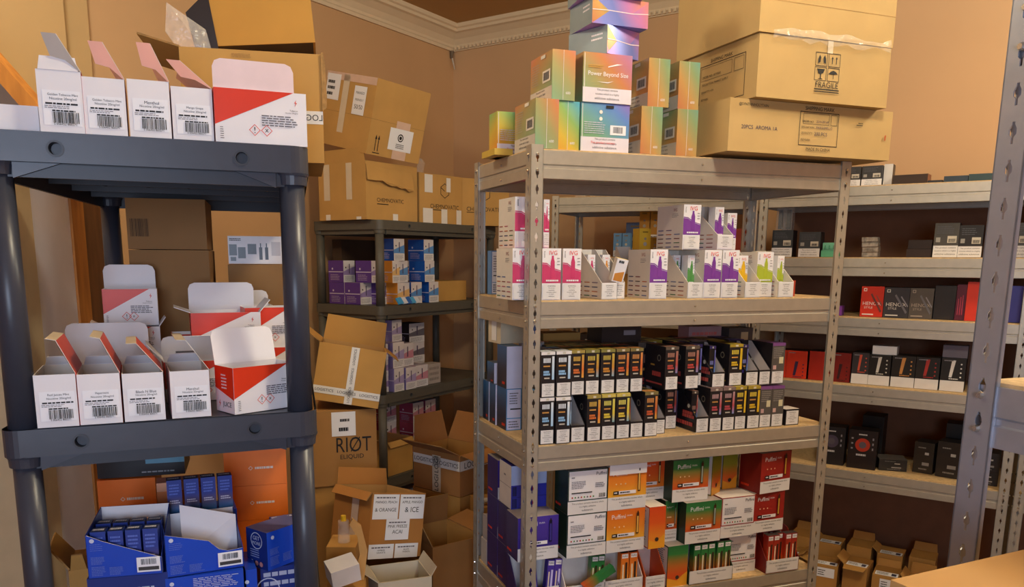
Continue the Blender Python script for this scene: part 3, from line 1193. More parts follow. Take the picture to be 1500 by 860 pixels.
def puffback(edgec, w=.118, d=.085, h=.122):
    e = mat(edgec, .4)
    mb = MB()
    mb.box(0, w, 0, d, 0, h, {'*': e, 'F': WHITE, 'T': mat('#8f8684' if edgec.startswith('#1') else '#e8dfd8', .5)})
    f = face(mb, 'F', w, d, h)
    f.frame(0, .3, 1, 1, e, .0025)
    f.rect(0, 0, 1, .29, WARN_BG)
    f.para(['This product contains nicotine which', 'is a highly addictive', 'substance.'], .06, .03, .94, .26, INK)
    f.text('Puffmi', .7, .85, .96, .95, INK)
    f.dashes(.08, .82, .18, .86, GREYINK, 1, 2, .6)
    f.dashes(.08, .58, .45, .76, GREYINK, 5, 3, .4)
    f.dashes(.68, .58, .92, .7, GREYINK, 3, 5, .5)
    f.rect(.08, .475, .6, .5, INK)
    for k in range(8):
        f.circle(.1 + .075 * k, .39, .0026, mat(('#b5453c', '#5f8f5a', '#6c6870')[k % 3], .5), 8)
    f.barcode(.76, .36, .93, .45, INK, seed=9)
    g = face(mb, 'L', w, d, h)
    g.dashes(.1, .1, .6, .17, RED, 1, 2, .8)
    return Kit('vape_box', 'box', mb)

def pufftray(c, w=.12, d=.085, h=.122, white=False):
    sm = mat(SIDEC[c] if not white else '#e4dcd6', .45)
    t = .0018
    lo = .33
    mb = MB()
    mb.box(0, w, d - t, d, 0, h, {'*': sm, 'F': mat('#e8e0da', .6)})
    for x in (0, w - t):
        mb.slab([(x, d, 0), (x, d, h), (x, d * .7, h * .95), (x, 0, lo * h), (x, 0, 0)], t, sm)
    mb.box(0, w, 0, t, 0, lo * h, WARN_BG)
    mb.box(0, w, 0, d, 0, t, sm)
    f = face(mb, 'F', w, d, h * lo)
    f.para(['This product contains nicotine which', 'is a highly addictive', 'substance.'], .05, .12, .95, .85, INK)
    return Kit('display_tray', 'display tray', mb)

def puffpack(c, w=.021, d=.021, h=.112):
    mb = MB()
    gm = grad(PUFF[c], 0, h, .35, wob=.05) if c != 'red' else grad(((0, '#e8b23a'), (.4, '#c8401f'), (1, '#8d1f1c')), 0, h, .35, wob=.05)
    mb.box(0, w, 0, d, 0, h, {'*': gm, 'T': mat('#3a3230', .4)})
    f = face(mb, 'F', w, d, h)
    f.rect(.1, .86, .9, .97, WHITE)
    f.text('Puffmi', .18, .88, .82, .95, INK)
    f.rect(.55, .15, .82, .75, mat('#3b2a22' if c != 'purple' else '#c9c3f0', .3))
    f.rect(.18, .3, .36, .7, mat('#e8d9c0', .4))
    f.rect(.1, .0, .9, .1, WARN_BG)
    return Kit('vape_pack', 'vape pack', mb)

# ---- iridescent boxes ------------------------------------------------------
PALS = [['#8fae88', '#a8a470', '#d08a5c', '#c884a4', '#8f9ed0', '#7ab4a4', '#8fae88'],
        ['#c8825a', '#cfa262', '#96b080', '#6fb4b0', '#6aa4e4', '#a886cc', '#cc7c84'],
        ['#e29c3c', '#d8bc4c', '#96c070', '#64bcd4', '#d8bc5c', '#e69c42', '#de7c3a'],
        ['#b47fd0', '#8a94e2', '#7a86d0', '#cc84bc', '#e69478', '#c690c4', '#b47fd0'],
        ['#7ea87c', '#84b48c', '#70a8c0', '#6c94dc', '#9a7cd0', '#7a70c8', '#7ea87c']]

def foil(i, seed):
    return holo(seed, (R_(22 + 9 * (seed % 3)), R_(-62 + 9 * (seed % 4)), R_(20)), PALS[i])

WARN3 = ['This product contains', 'nicotine which is a highly', 'addictive substance.']

def holobox(orient, seed, pal=0, w=.134, d=.061, h=.115, front='logo'):
    """orient 'wide': long face forward; 'end': narrow end forward"""
    if orient == 'end':
        w, d = d, w
    fm = foil(pal, seed)
    mb = MB()
    mb.box(0, w, 0, d, 0, h, fm)
    if orient == 'wide':
        f = face(mb, 'F', w, d, h)
        f.rect(0, 0, 1, .3, mat('#d9d2dc', .4))
        f.para(WARN3, .08, .03, .92, .28, INK)
        if front == 'logo':
            f.text('Power Beyond Size', .1, .5, .92, .64, WHITE)
            f.poly([(.5, .74), (.68, .8), (.8, .8), (.7, .775), (.5, .72)], WHITE)
            f.poly([(.28, .42), (.5, .4), (.62, .45), (.5, .42)], WHITE)
            f.dashes(.1, .69, .42, .76, mat('#c99a4a', .4), 2, 4, .6)
        else:
            f.rect(.6, .36, .93, .56, WHITE)
            f.barcode(.66, .4, .87, .53, INK, seed=4)
            f.circle(.4, .82, .0045, mat('#e9e4da', .4))
            f.circle(.4, .68, .0045, mat('#e9e4da', .4))
            f.dashes(.06, .36, .5, .62, mat('#c9c2d6', .4), 6, 5, .3)
            f.rect(.5, .9, .66, .96, INK)
            f.text('This product contains', .2, .13, .7, .23, RED)
    else:
        g = face(mb, 'L', w, d, h)
        g.rect(0, 0, 1, .29, mat('#c9bfb0', .5))
        g.para(WARN3, .06, .03, .9, .27, INK)
        g.rect(.58, .4, .93, .64, mat('#ded5c6', .5))
        g.barcode(.63, .44, .88, .6, INK, seed=6)
        g.rect(.5, .9, .7, .97, mat('#ded5c6', .5))
        g.dashes(.08, .4, .45, .85, mat('#a9a8a0', .5), 9, 8, .25)
        f = face(mb, 'F', w, d, h)
        f.text('600', .6, .12, .8, .18, WHITE)
        r = face(mb, 'R', w, d, h)
    wrap = MB()
    f = face(wrap, 'F', w, d, h)
    f.k = 3
    sm = mat('#e9e4e0', .15)
    f.rect(.47, 0, .485, 1, sm) if orient == 'end' else f.poly([(.02, .02), (.035, .02), (.03, .98), (.02, .98)], sm)
    return Kit('iridescent_vape_box', 'box', mb, [('shrink_wrap_seam', wrap)])

# ================================================================== LEFT GREY SHELVING: TOP TIER
DK = mat('#8d8890', .7)
spots = [(.087, .057, .083, 'Golden Tobacco Mint', 'Nicotine 20mg/ml', 60, .018, 'with a white panel raised in front'),
         (.143, .056, .078, 'Golden Tobacco Mint', 'Nicotine 20mg/ml', 62, 0, 'with a chipped lower left corner'),
         (.201, .057, .080, 'Menthol', 'Nicotine 20mg/ml', 66, 0, 'third of the four'),
         (.259, .058, .075, 'Mango Grape', 'Nicotine 20mg/ml', 40, 0, 'beside the wide carton')]
for i, (u, w, h, t, s_, lid, dust, wh) in enumerate(spots):
    k = juice(w - .001, .125, h, t, s_, 90 - lid, dust, 3 + i, WHITE, lidm=mat('#d9d2cc', .5), lidi=mat('#e2a596' if i else '#a79e9a', .5), tuck=False, ear=True)  # pink lid insides and ears: light through the card, put into the colour
    k.spawn('narrow white barcode carton on the top tier, %s' % wh, FG1.at(u, .004 + i * .001, 1.7012), FG1.yaw,
            'narrow white cartons on the top tier')
bigjuice(.136, .125, .078, (.042, -2), 2, side=True, logo=False, lidv=.004, lidm=mat('#e6cfd2', .5)).spawn(
    'wide white carton with red triangle and pinkish raised flap on the top tier', FG1.at(.3185, .004, 1.7012), FG1.yaw)
mb = MB()
walls(mb, .20, .13, .036, WHITE, WHITE, .0012)
Kit('eliquid_carton', 'carton', mb, [('flap', flap('B', .2, .13, .036, .03, 60, WHITE, None, .0012))]).spawn(
    'low white carton at the far left end of the top tier, cut by the frame', FG1.at(-.118, .02, 1.7012), FG1.yaw)

# cartons behind them
def markQ(mb, w, d, h):
    f = face(mb, 'F', w, d, h)
    f.rect(.82, .36, 1, .48, TAPEW)
    f.text('LOGIS', .83, .38, .995, .46, INK, mirror=True)
    f.dashes(.36, .93, .5, .97, EDGE, 3, 3, .4)
torn = MB()
pts = []
r = random.Random(5)
for k in range(11):
    z = .19 * (1 - k / 10)
    pts.append((.242 + r.uniform(-.001, .006) if 0 < k < 8 else .242, .001, z))
torn.slab([(.2385, 0, .186), (.2385, 0, .09)] + pts[::-1][5:], .003, EDGE)
k = carton(.24, .25, .186, KRAFT, decor=markQ, flaps=[('L', .07, 75)], extra=[('torn_edge', torn, 'torn right edge of the cardboard')])
k.spawn('brown carton on the left grey shelving behind the white cartons, reversed tape lettering', FG1.at(.245, .2475, 1.7012), FG1.yaw - .175)
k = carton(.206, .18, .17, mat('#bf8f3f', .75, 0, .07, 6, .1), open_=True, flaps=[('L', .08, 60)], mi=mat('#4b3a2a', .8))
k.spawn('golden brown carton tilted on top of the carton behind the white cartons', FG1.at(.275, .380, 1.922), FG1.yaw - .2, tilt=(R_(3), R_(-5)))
mb = MB()
r = random.Random(11)
n = 16
vs = []
for j in range(4):
    for i in range(n):
        vs.append((.19 * i / (n - 1), .05 * j / 3 + r.uniform(-.006, .006), .004 + r.uniform(0, .012) + (.004 if j in (1, 2) else 0)))
mb.add(vs, [(j * n + i, j * n + i + 1, (j + 1) * n + i + 1, (j + 1) * n + i) for j in range(3) for i in range(n - 1)], film())
tag(link('plastic_wrap', mb.mesh('plastic_wrap')), 'crumpled clear plastic wrap squeezed between the two brown cartons at upper left', 'wrap')
o = bpy.data.objects['plastic_wrap']
o.location = FG1.at(.275, .35, 1.8885)
o.rotation_euler = (0, 0, FG1.yaw - .17)
mb = MB()
mb.slab([(0, 0, 0), (.05, 0, 0), (.035, .01, .06), (-.03, .0, .10), (-.035, 0, .05)], .001, film())
mb.slab([(.02, .02, 0), (.06, .02, 0), (.04, .02, .13), (.0, .02, .09)], .001, mat('#2b2422', .3))
tag(link('plastic_bag', mb.mesh('plastic_bag')), 'clear and dark plastic packaging sticking up left of the tilted golden carton', 'packaging')
o = bpy.data.objects['plastic_bag']
o.location = FG1.at(.245, .36, 1.8880)
o.rotation_euler = (0, 0, FG1.yaw - .17)

# ================================================================== LEFT GREY SHELVING: MIDDLE TIER
ZM = 1.2837
spots = [(.0475, .056, .078, 'Red Juicex Mint', 24, 'leftmost'), (.1035, .059, .076, 'Pepermint', 24, 'second from left'),
         (.164, .059, .074, 'Black N Blue', 38, 'third, lid lowest'), (.231, .059, .074, 'Menthol', 34, 'beside a black topped pack')]
for i, (u, w, h, t, lean, wh) in enumerate(spots):
    k = juice(w - .001, .125, h, t, 'Nicotine 20mg/ml', lean, 0, 13 + i, CREAM, lidm=mat('#c4452c', .5), lidi=mat('#d9c7ae', .5))
    k.spawn('narrow barcode carton with raised red lid, middle tier, %s' % wh, FG1.at(u, .006 + .002 * i, ZM), FG1.yaw + .01 * i,
            'narrow white cartons on the middle tier')
bigjuice(.115, .06, .075, (.058, -12), 5, name='Sweet Melon').spawn(
    'large white carton turned cornerwise with tall lid, right end of middle tier', FG1.at(.325, .01, ZM), FG1.yaw + .40)
# second row and stacks
rows = [
    (.045, .16, 0, .135, .07, (.066, 12), None, (.03, 50), 'white carton with a wide rounded lid standing up behind the two leftmost narrow cartons'),
    (.20, .165, 0, .125, .07, (.05, 40), (.04, 40), (.05, 70), 'white carton with red edge and folded flap behind the small black topped pack'),
    (.075, .31, 0, .10, .060, None, None, None, 'red and white carton at the bottom of the rear left stack on the middle tier'),
    (.075, .31, 1, .10, .060, (.02, 70), (.02, 60), None, 'white carton with lid folded flat, second in the rear left stack'),
    (.075, .34, 2, .094, .068, (.045, 8), None, (.03, 20), 'white and red carton with rounded raised lid, topmost of the rear left stack'),
    (.235, .27, 0, .125, .074, None, None, None, 'red and white carton at the bottom of the rear right stack on the middle tier'),
    (.235, .27, 1, .125, .072, (.055, 14), (.03, 70), None, 'white and red carton with large raised lid on the rear right stack'),
    (.33, .30, 1, .10, .078, None, None, None, 'white carton at right behind the rear right stack, partly behind the post'),
    (.26, .42, 0, .12, .15, (.03, 10), None, None, 'tall white carton at the back of the middle tier with lid edge showing'),
    (.19, .36, 0, .045, .10, None, None, None, 'small bluish white carton in the gap between the two rear stacks'),
]
for i, (u, v, lay, w, h, bf, sf, _, lab) in enumerate(rows):
    if lay == 0 or h > .09:
        zz = ZM
    else:
        zz = ZM + (.0745 if i > 4 else .0605) * lay
    if h in (.15, .10, .078):
        zz = ZM + (.0745 if h == .078 else 0)
    bigjuice(w, .10 if v < .3 else .07, h, bf, 20 + i, side=True, logo=False, sideflap=sf).spawn(lab, FG1.at(u, v, zz), FG1.yaw + (.02 if i % 2 else -.02))
tag_k = bigjuice(.10, .07, .0745, None, 44, side=True, logo=False)
tag_k.spawn('white carton supporting another at the right rear of the middle tier', FG1.at(.33, .30, ZM), FG1.yaw)
mb = MB()
mb.box(0, .03, 0, .03, 0, .088, {'*': mat('#dcdbe0', .4), 'T': mat('#2c2c33', .4), 'R': mat('#2a3138', .4)})
f = face(mb, 'F', .03, .03, .088)
f.dashes(.5, .5, .8, .95, GREYINK, 6, 4, .5)
Kit('vape_pack', 'vape pack', mb).spawn('small white pack with black top standing between two narrow cartons on the middle tier', FG1.at(.224, .142, ZM), FG1.yaw)

KD = mat('#8e6a43', .85, 0, .06, 9)
def bc(mb, w, d, h):
    f = face(mb, 'F', w, d, h)
    f.barcode(.04, .25, .27, .6, mat('#4b3524', .8), n=7, seed=2)
carton(.150, .19, .262, KD, seam=False, name='cardboard_box').spawn('large brown carton standing at the back of the middle tier under another', FG1.at(.105, .45, ZM), FG1.yaw - .13)
carton(.148, .19, .098, KD, decor=bc, name='cardboard_box').spawn('flat brown carton with printed bars, on the large brown carton under the top tier', FG1.at(.105, .45, ZM + .2635), FG1.yaw - .13)
carton(.13, .16, .233, KD, name='cardboard_box').spawn('brown carton at the right back of the middle tier with a product box on it', FG1.at(.285, .53, ZM), FG1.yaw - .13)
mb = MB()
mb.box(0, .115, 0, .08, 0, .06, {'*': mat('#cfccd2', .35)})
f = face(mb, 'F', .115, .08, .06)
for u0, v0, u1, v1 in ((.02, .3, .16, .7), (.18, .2, .32, .6), (.36, .35, .52, .72), (.04, .1, .14, .25)):
    f.rect(u0, v0, u1, v1, mat('#2c2a2e', .3), up=False)
for u in (.57, .68):
    f.rect(u, .15, u + .06, .6, mat('#26242a', .3), up=False)
    f.rect(u + .02, .6, u + .04, .75, mat('#26242a', .3), up=False)
f.rect(.8, .3, .97, .8, mat('#a9a6b0', .3), up=False)
f.dashes(.03, .82, .25, .93, INK, 2, 3, .5)
Kit('kit_box', 'box', mb).spawn('small white product box with pictures of black devices on it under the top tier', FG1.at(.285, .56, ZM + .2345), FG1.yaw - .1)

# ================================================================== LEFT GREY SHELVING: LOWER TIER
NAVY = mat('#1a47c0', .35, 0, .05)
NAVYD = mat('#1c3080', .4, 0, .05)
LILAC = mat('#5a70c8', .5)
ZL = .8662

def bluedisplay(w, d, h, cut, seed=1, label=True, inner=False):
    t = .0012
    mb = MB()
    mb.box(0, w, d - t, d, 0, h * (1.0), {'*': NAVYD, 'F': WHITE})
    mb.box(0, w, 0, d, 0, t, NAVYD)
    for x in (0, w - t):
        mb.slab([(x, d, 0), (x, d, h), (x, 0, h * (cut[0][1] if x == 0 else cut[-1][1])), (x, 0, 0)], t, NAVYD)
    pts = [(0, t, 0), (w, t, 0)] + [(u * w, t, v * h) for u, v in cut[::-1]]
    mb.slab(pts, t, NAVY, WHITE)
    f = face(mb, 'F', w, d, h)
    top = cut[0][1]
    f.circle(.08, top * .86, .0035, mat('#c9cfe6', .4), 12)
    f.dashes(.05, top * .62, .22, top * .8, LILAC, 4, seed, .3)
    for (a, b, c, e) in ((.05, .32, .24, .5), (.05, .06, .24, .28), (.29, .06, .48, .25)):
        f.dashes(a, b * top, c, e * top, LILAC, 6, seed + 3, .55)
    if label:
        f.rect(.66, .08 * top, .98, .42 * top, LABEL)
        f.barcode(.72, .25 * top, .93, .38 * top, INK, seed=seed)
        f.rect(.68, .12 * top, .96, .2 * top, mat('#3b3a3c', .5))
    return Kit('display_tray', 'display tray', mb)

def bluepack(w=.022, d=.022, h=.07, c='#d99a2c'):
    mb = MB()
    g = grad(((0, c), (.35, '#5a4a6a'), (.6, '#2a3a90'), (1, '#223a92')), 0, h, .35, wob=.08)
    mb.box(0, w, 0, d, 0, h, {'*': g, 'T': mat('#26325f', .35)})
    f = face(mb, 'F', w, d, h)
    f.dashes(.15, .55, .85, .9, LILAC, 4, 3, .5)
    f.dashes(.15, .3, .85, .42, mat('#c9c3d8', .5), 2, 5, .5)
    q = face(mb, 'T', w, d, h)
    q.dashes(.1, .25, .9, .75, mat('#c9c9d6', .4), 1, 4, .7)
    return Kit('vape_pack', 'vape pack', mb)

def closedblue(w, d, h, seed=1, lines=False):
    mb = MB()
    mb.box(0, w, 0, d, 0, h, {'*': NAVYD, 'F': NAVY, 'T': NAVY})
    f = face(mb, 'F', w, d, h)
    f.circle(.08, .86, .0035, mat('#c9cfe6', .4), 12)
    f.dashes(.05, .62, .22, .8, LILAC, 4, seed, .3)
    for (a, b, c, e) in ((.05, .32, .24, .5), (.05, .06, .24, .28), (.29, .06, .48, .25)):
        f.dashes(a, b, c, e, LILAC, 6, seed + 3, .55)
    f.rect(.64, .06, .98, .38, LABEL)
    f.barcode(.7, .22, .92, .35, INK, seed=seed)
    f.rect(.66, .1, .96, .18, mat('#3b3a3c', .5))
    if lines:
        f.dashes(.35, .68, .97, .96, mat('#b9c0e6', .5), 7, 4, .4)
    return Kit('vape_box', 'box', mb)

yw0 = FG1.yaw
# left stack
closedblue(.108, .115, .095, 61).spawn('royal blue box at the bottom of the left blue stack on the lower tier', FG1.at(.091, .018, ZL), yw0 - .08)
def packedbox(w, d, h, rowsn, coln, topz):
    """flat blue box whose top shows rows of upright packs"""
    mb = MB()
    mb.box(0, w, 0, d, 0, h, {'*': NAVYD, 'F': NAVYD})
    f = face(mb, 'F', w, d, h)
    f.dashes(.3, .3, .95, .8, mat('#b9c5d8', .5), 1, 6, .7)
    q = face(mb, 'T', w, d, h)
    for j in range(rowsn):
        q.dashes(.04, j / rowsn + .02, .97, (j + 1) / rowsn - .02, mat('#b8bdd2', .4), 1, 7 + j, .45)
    return Kit('vape_box', 'box', mb)
packedbox(.118, .11, .075, 4, 5, 0).spawn('navy box with rows of pack tops under the left blue display tray', FG1.at(.09, .02, ZL + .096), yw0 - .12)
bluedisplay(.108, .11, .083, [(0, .86), (.22, .72), (1, .33)], 5).spawn('blue display tray with slanted front holding packs, on the left blue stack', FG1.at(.094, .016, ZL + .172), yw0 - .16)
pk = bluepack()
names = ['left end', 'second slot from the left', 'middle slot', 'fourth slot from the left', 'right end']
fl = Frame(*FG1.at(.094, .016, 0)[:2], yw0 - .16)
for j in range(2):
    for i in range(4):
        pk.spawn('slim blue pack in the left blue display tray, %s row, %s' % (('front', 'rear')[j], names[i]), fl.at(.004 + i * .0255, .012 + .04 * j, ZL + .1735), fl.yaw, 'blue packs in the left display tray')
packedbox(.12, .05, .19, 1, 4, 0).spawn('tall navy box behind the left blue display tray', FG1.at(.06, .15, ZL), yw0 - .1)
packedbox(.05, .05, .205, 1, 2, 0).spawn('narrow navy box behind the left blue display tray at its left corner', FG1.at(.09, .215, ZL), yw0 - .1)
carton(.03, .10, .17, KRAFT2, flaps=(('L', .045, 35), ('F', .03, 20)), seam=False).spawn('narrow brown carton with raised flaps left of the blue stacks on the lower tier', FG1.at(.052, .07, ZL), yw0)
# centre stack
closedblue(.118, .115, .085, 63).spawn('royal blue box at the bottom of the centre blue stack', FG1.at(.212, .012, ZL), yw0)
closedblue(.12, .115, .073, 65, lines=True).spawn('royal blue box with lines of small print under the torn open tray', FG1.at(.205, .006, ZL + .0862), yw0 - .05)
bluedisplay(.12, .10, .075, [(0, .95), (.55, .70), (.68, .48), (.8, .42), (1, .44)], 9).spawn('blue display tray torn open to its white inside on the centre stack', FG1.at(.208, .006, ZL + .1604), yw0 + .05)
bk = MB()
bk.slab([(.03, .05, .012), (.118, .055, .012), (.118, .06, .072), (.03, .07, .097)], .0015, WHITE)
Kit('tray_lid', 'lid', bk).spawn('torn white cardboard lid lying back inside the torn open blue tray', FG1.at(.208, .006, ZL + .1615), yw0 + .05)
closedblue(.12, .06, .225, 67).spawn('blue box standing behind the torn open tray', FG1.at(.19, .13, ZL), yw0)
pk2 = bluepack(.024, .024, .06, '#2a7fc0')
for i in range(4):
    pk2.spawn('blue pack with cyan base standing behind the torn open tray, %s' % ORD[i], FG1.at(.196 + i * .028, .134, ZL + .2262), yw0, 'blue packs behind the torn tray')
closedblue(.018, .09, .15, 69).spawn('thin blue box in the gap right of the centre blue stack', FG1.at(.328, .02, ZL), yw0)
# right stack
packedbox(.098, .10, .06, 3, 5, 0).spawn('navy box at the bottom of the right blue stack', FG1.at(.350, .052, ZL), yw0)
def patterned(w, d, h):
    mb = MB()
    mb.box(0, w, 0, d, 0, h, NAVYD)
    f = face(mb, 'F', w, d, h)
    f.dashes(.05, .05, .98, .95, mat('#b8bdd8', .4), 4, 3, .45)
    f.circle(.12, .5, .02, mat('#c9cfe6', .4), 20, .018)
    return Kit('vape_box', 'box', mb)
patterned(.096, .1, .075).spawn('navy box printed with rows of slanted white lettering on the right blue stack', FG1.at(.350, .052, ZL + .0612), yw0)
mb = MB()
bw, bd, bh = .085, .055, .068
mb.box(0, bw, 0, bd, 0, bh, {'*': NAVYD, 'F': NAVY, 'T': mat('#5a5f90', .4)})
f = face(mb, 'F', bw, bd, bh)
f.circle(.14, .84, .0035, mat('#c9cfe6', .4), 12)
for (a, b, c, e) in ((.06, .38, .3, .56), (.06, .1, .3, .34), (.38, .12, .62, .34)):
    f.dashes(a, b, c, e, LILAC, 6, 4, .55)
g = face(mb, 'L', bw, bd, bh)
g.circle(.5, .72, .015, mat('#c9cfe6', .4), 28, .0135)
g.text('GET', .32, .74, .68, .84, mat('#c9cfe6', .4))
g.text('MORE', .3, .6, .7, .71, mat('#c9cfe6', .4))
for j in range(4):
    g.rect(.2, .28 + j * .06, .62, .3 + j * .06, mat('#9aa5d6', .4), up=(j == 0))
for k in range(3):
    g.circle(.28 + k * .22, .13, .0045, mat('#c98a8f' if k else '#c9cfe6', .4), 12)
Kit('vape_box', 'box', mb).spawn('blue box with a white ring emblem, turned cornerwise on the right blue stack', FG1.at(.364, .034, ZL + .1374), yw0 + .55)
packedbox(.06, .04, .175, 2, 2, 0).spawn('blue packs bundle standing behind the ring emblem box', FG1.at(.372, .175, ZL), yw0 + .1)
# orange boxes
OR = mat('#f0761a', .45, 0, .05)
def orangebox(w, d, h, flaps=()):
    mb = MB()
    mb.box(0, w, 0, d, 0, h, {'*': OR, 'R': mat('#e88a2c', .45)})
    f = face(mb, 'F', w, d, h)
    wm = mat('#e9d3c0', .4)
    for k in range(4):
        a, b = k * math.pi / 2, (k + 1) * math.pi / 2
        f.poly([(.42 + math.cos(t) * q / w, .5 + math.sin(t) * q / h) for t, q in ((a, .003), (a, .0045), (b, .0045), (b, .003))], wm, False)
    f.text('GEEK VAPE', .5, .47, .78, .53, wm) if False else f.dashes(.49, .46, .8, .54, wm, 1, 4, .8)
    return Kit('orange_box', 'box', mb, [('flap', flap(s_, w, d, h, L, a, OR, None, .0015)) for s_, L, a in flaps])
for j in range(3):
    orangebox(.105, .10, .0795).spawn('orange box in the rear left stack on the lower tier, %s' % ['lowest', 'middle', 'uppermost under the black box'][j], FG1.at(.035, .36, ZL + .08 * j), yw0 - .12, 'orange boxes at the rear left')
for j in range(4):
    orangebox(.12, .12, .0715, (('F', .045, -10), ('L', .05, 10)) if j == 3 else ()).spawn('glossy orange box in the rear right stack on the lower tier, %s' % ['lowest', 'second from the bottom', 'third from the bottom', 'uppermost with raised flaps'][j],
        FG1.at(.275, .31, ZL + .072 * j), yw0 - .12, 'orange boxes at the rear right')
mb = MB()
mb.box(0, .16, 0, .12, 0, .055, BLACKB)
mb.box(.1, .17, -.002, 0, .02, .045, mat('#5f9bb8', .4)) if False else None
f = face(mb, 'F', .16, .12, .055)
f.rect(.55, .45, 1, .95, mat('#5f93ad', .4))
f.dashes(.5, .1, .9, .2, mat('#8a8f96', .4), 1, 3, .5)
Kit('device_box', 'box', mb).spawn('black and pale blue box lying on the rear left orange stack', FG1.at(.035, .37, ZL + .241), yw0 - .12)
mb = MB()
mb.box(0, .1, 0, .1, 0, .245, mat('#c9733f', .5))
mb.slab([(0, 0, .245), (.06, 0, .245), (.06, -.004, .262), (.0, -.004, .262)], .0012, mat('#e0a080', .5))
Kit('orange_box', 'box', mb).spawn('pale orange carton edge rising behind the blue packs in the centre', FG1.at(.165, .22, ZL), yw0)

# ================================================================== MIDDLE STEEL RACK: TOP
ZT = 1.7962
ya = FA.yaw
def A(k, lab, u, v, z, dr=0, group=None, tilt=None):
    return k.spawn(lab, FA.at(u, v, z), ya + dr, group, tilt)
G_ = 'iridescent boxes on top of the middle rack'
top = [
    ('wide', 2, 11, -.022, .21, 0, 0, 'foil box set back at the rear left corner of the top shelf, mostly hidden'),
    ('end', 0, 1, .003, .012, 0, 0, 'foil box at the front left corner of the bottom row'),
    ('end', 2, 2, .0645, .025, 0, 0, 'golden orange foil box end, second box end from the left in the bottom row'),
    ('wide', 4, 3, .1275, .02, 0, 0, 'blue foil box with barcode label facing front in the bottom row'),
    ('end', 1, 4, .291, .012, 0, 0, 'foil box end right of the blue barcode one, bottom row'),
    ('end', 1, 5, .397, .014, 0, 0, 'foil box end at the right end of the bottom row'),
    ('end', 0, 6, .048, .02, 1, 0, 'foil box at the left end of the upper row'),
    ('wide', 4, 6, .128, .016, 1, 0, 'foil box lettered in white across its front, middle of the upper row'),
    ('end', 1, 8, .308, .014, 1, 0, 'foil box end right of the lettered one, upper row'),
    ('end', 1, 9, .397, .016, 1, 0, 'foil box end at the right end of the upper row'),
]
for (o_, pal, seed, u, v, lay, dr, lab) in top:
    A(holobox(o_, seed, pal, front='logo' if lay else 'code'), 'iridescent ' + lab, u, v, ZT + .1155 * lay, dr, G_)
def lying(seed, w=.125, d=.12, h=.058, fold=True):
    fm = foil(3, seed)
    mb = MB()
    mb.box(0, w, 0, d, 0, h, {'*': fm, 'F': foil(3, seed + 1), 'L': mat('#8fa0a6', .3, .2)})
    f = face(mb, 'F', w, d, h)
    f.poly([(0, 0), (.3, .5), (0, 1)], foil(1, seed + 2))
    f.poly([(1, 0), (.72, .5), (1, 1)], foil(3, seed + 5))
    f.poly([(0, 0), (1, 0), (.72, .5), (.3, .5)], foil(3, seed + 3))
    g = face(mb, 'L', w, d, h)
    g.dashes(.6, .5, .9, .8, WHITE, 2, 3, .4)
    wp = MB()
    q = face(wp, 'F', w, d, h)
    q.k = 5
    q.poly([(0, .48), (.3, .5), (.72, .47), (1, .52), (1, .55), (.72, .5), (.3, .53), (0, .51)], mat('#f0dcdc', .2))
    return Kit('iridescent_vape_box', 'box', mb, [('shrink_wrap_seam', wp)])
z2 = ZT + .2315
A(lying(21, .118, .13, .066), 'purple foil wrapped box lying turned to the left on the upper row of iridescent boxes', .190, .015, z2, .36, G_)
A(lying(31, .155, .12, .062), 'pink foil box with folded envelope end, second from the top of the iridescent pile', .150, .02, z2 + .0668, .02, G_)
A(lying(41, .155, .12, .062), 'pink and violet foil box at the very top of the iridescent pile', .128, .025, z2 + .1295, -.12, G_)
mb = MB()
mb.box(0, .05, 0, .10, 0, .016, mat('#c9a84a', .4, 0, .1))
Kit('vape_pack', 'vape pack', mb).spawn('small gold pack lying under the left rear iridescent box', FA.at(-.045, .165, ZT), ya)

# big cartons
def markN(mb, w, d, h):
    f = face(mb, 'F', w, d, h)
    f.text('@SYNTHNHOLYTAIN', .05, .86, .22, .93, INK)
    f.text('20PCS  AROMA 1A', .07, .42, .28, .53, mat('#3a3550', .6))
    f.text('SHIPPING MARK', .44, .88, .62, .97, INK)
    f.frame(.41, .2, .65, .86, INK, .0016)
    f.frame(.43, .62, .59, .83, INK, .0008)
    f.frame(.6, .62, .64, .83, INK, .001)
    f.text('ORDER NO:', .42, .65, .50, .69, INK)
    f.text('2210-39169', .51, .64, .585, .71, mat('#3a3550', .6))
    f.text('DESCRIPTION:', .42, .53, .50, .58, INK)
    f.text('MARSHMELLO', .51, .52, .61, .6, mat('#3a3550', .6))
    f.text('QUANTITY:', .42, .41, .49, .46, INK)
    f.text('200 PCS', .5, .4, .58, .47, mat('#3a3550', .6))
    f.text('REMARK:', .42, .28, .48, .33, INK)
    f.text('MADE IN CHINA', .42, .1, .64, .16, INK)
    f.poly([(.95, .4), (.957, .4), (.96, .5), (.955, .52), (.948, .48)], mat('#b8562c', .6))
    f.rect(.76, .66, .8, .675, INK)
    f.rect(.77, .70, .8, .712, INK)
carton(.541, .19, .1285, KRAFTP, decor=markN, seam=False).spawn('wide pale carton with a printed shipping mark, lowest of the rack top pile', FA.at(.500, -.06, ZT + .008), ya + .03)
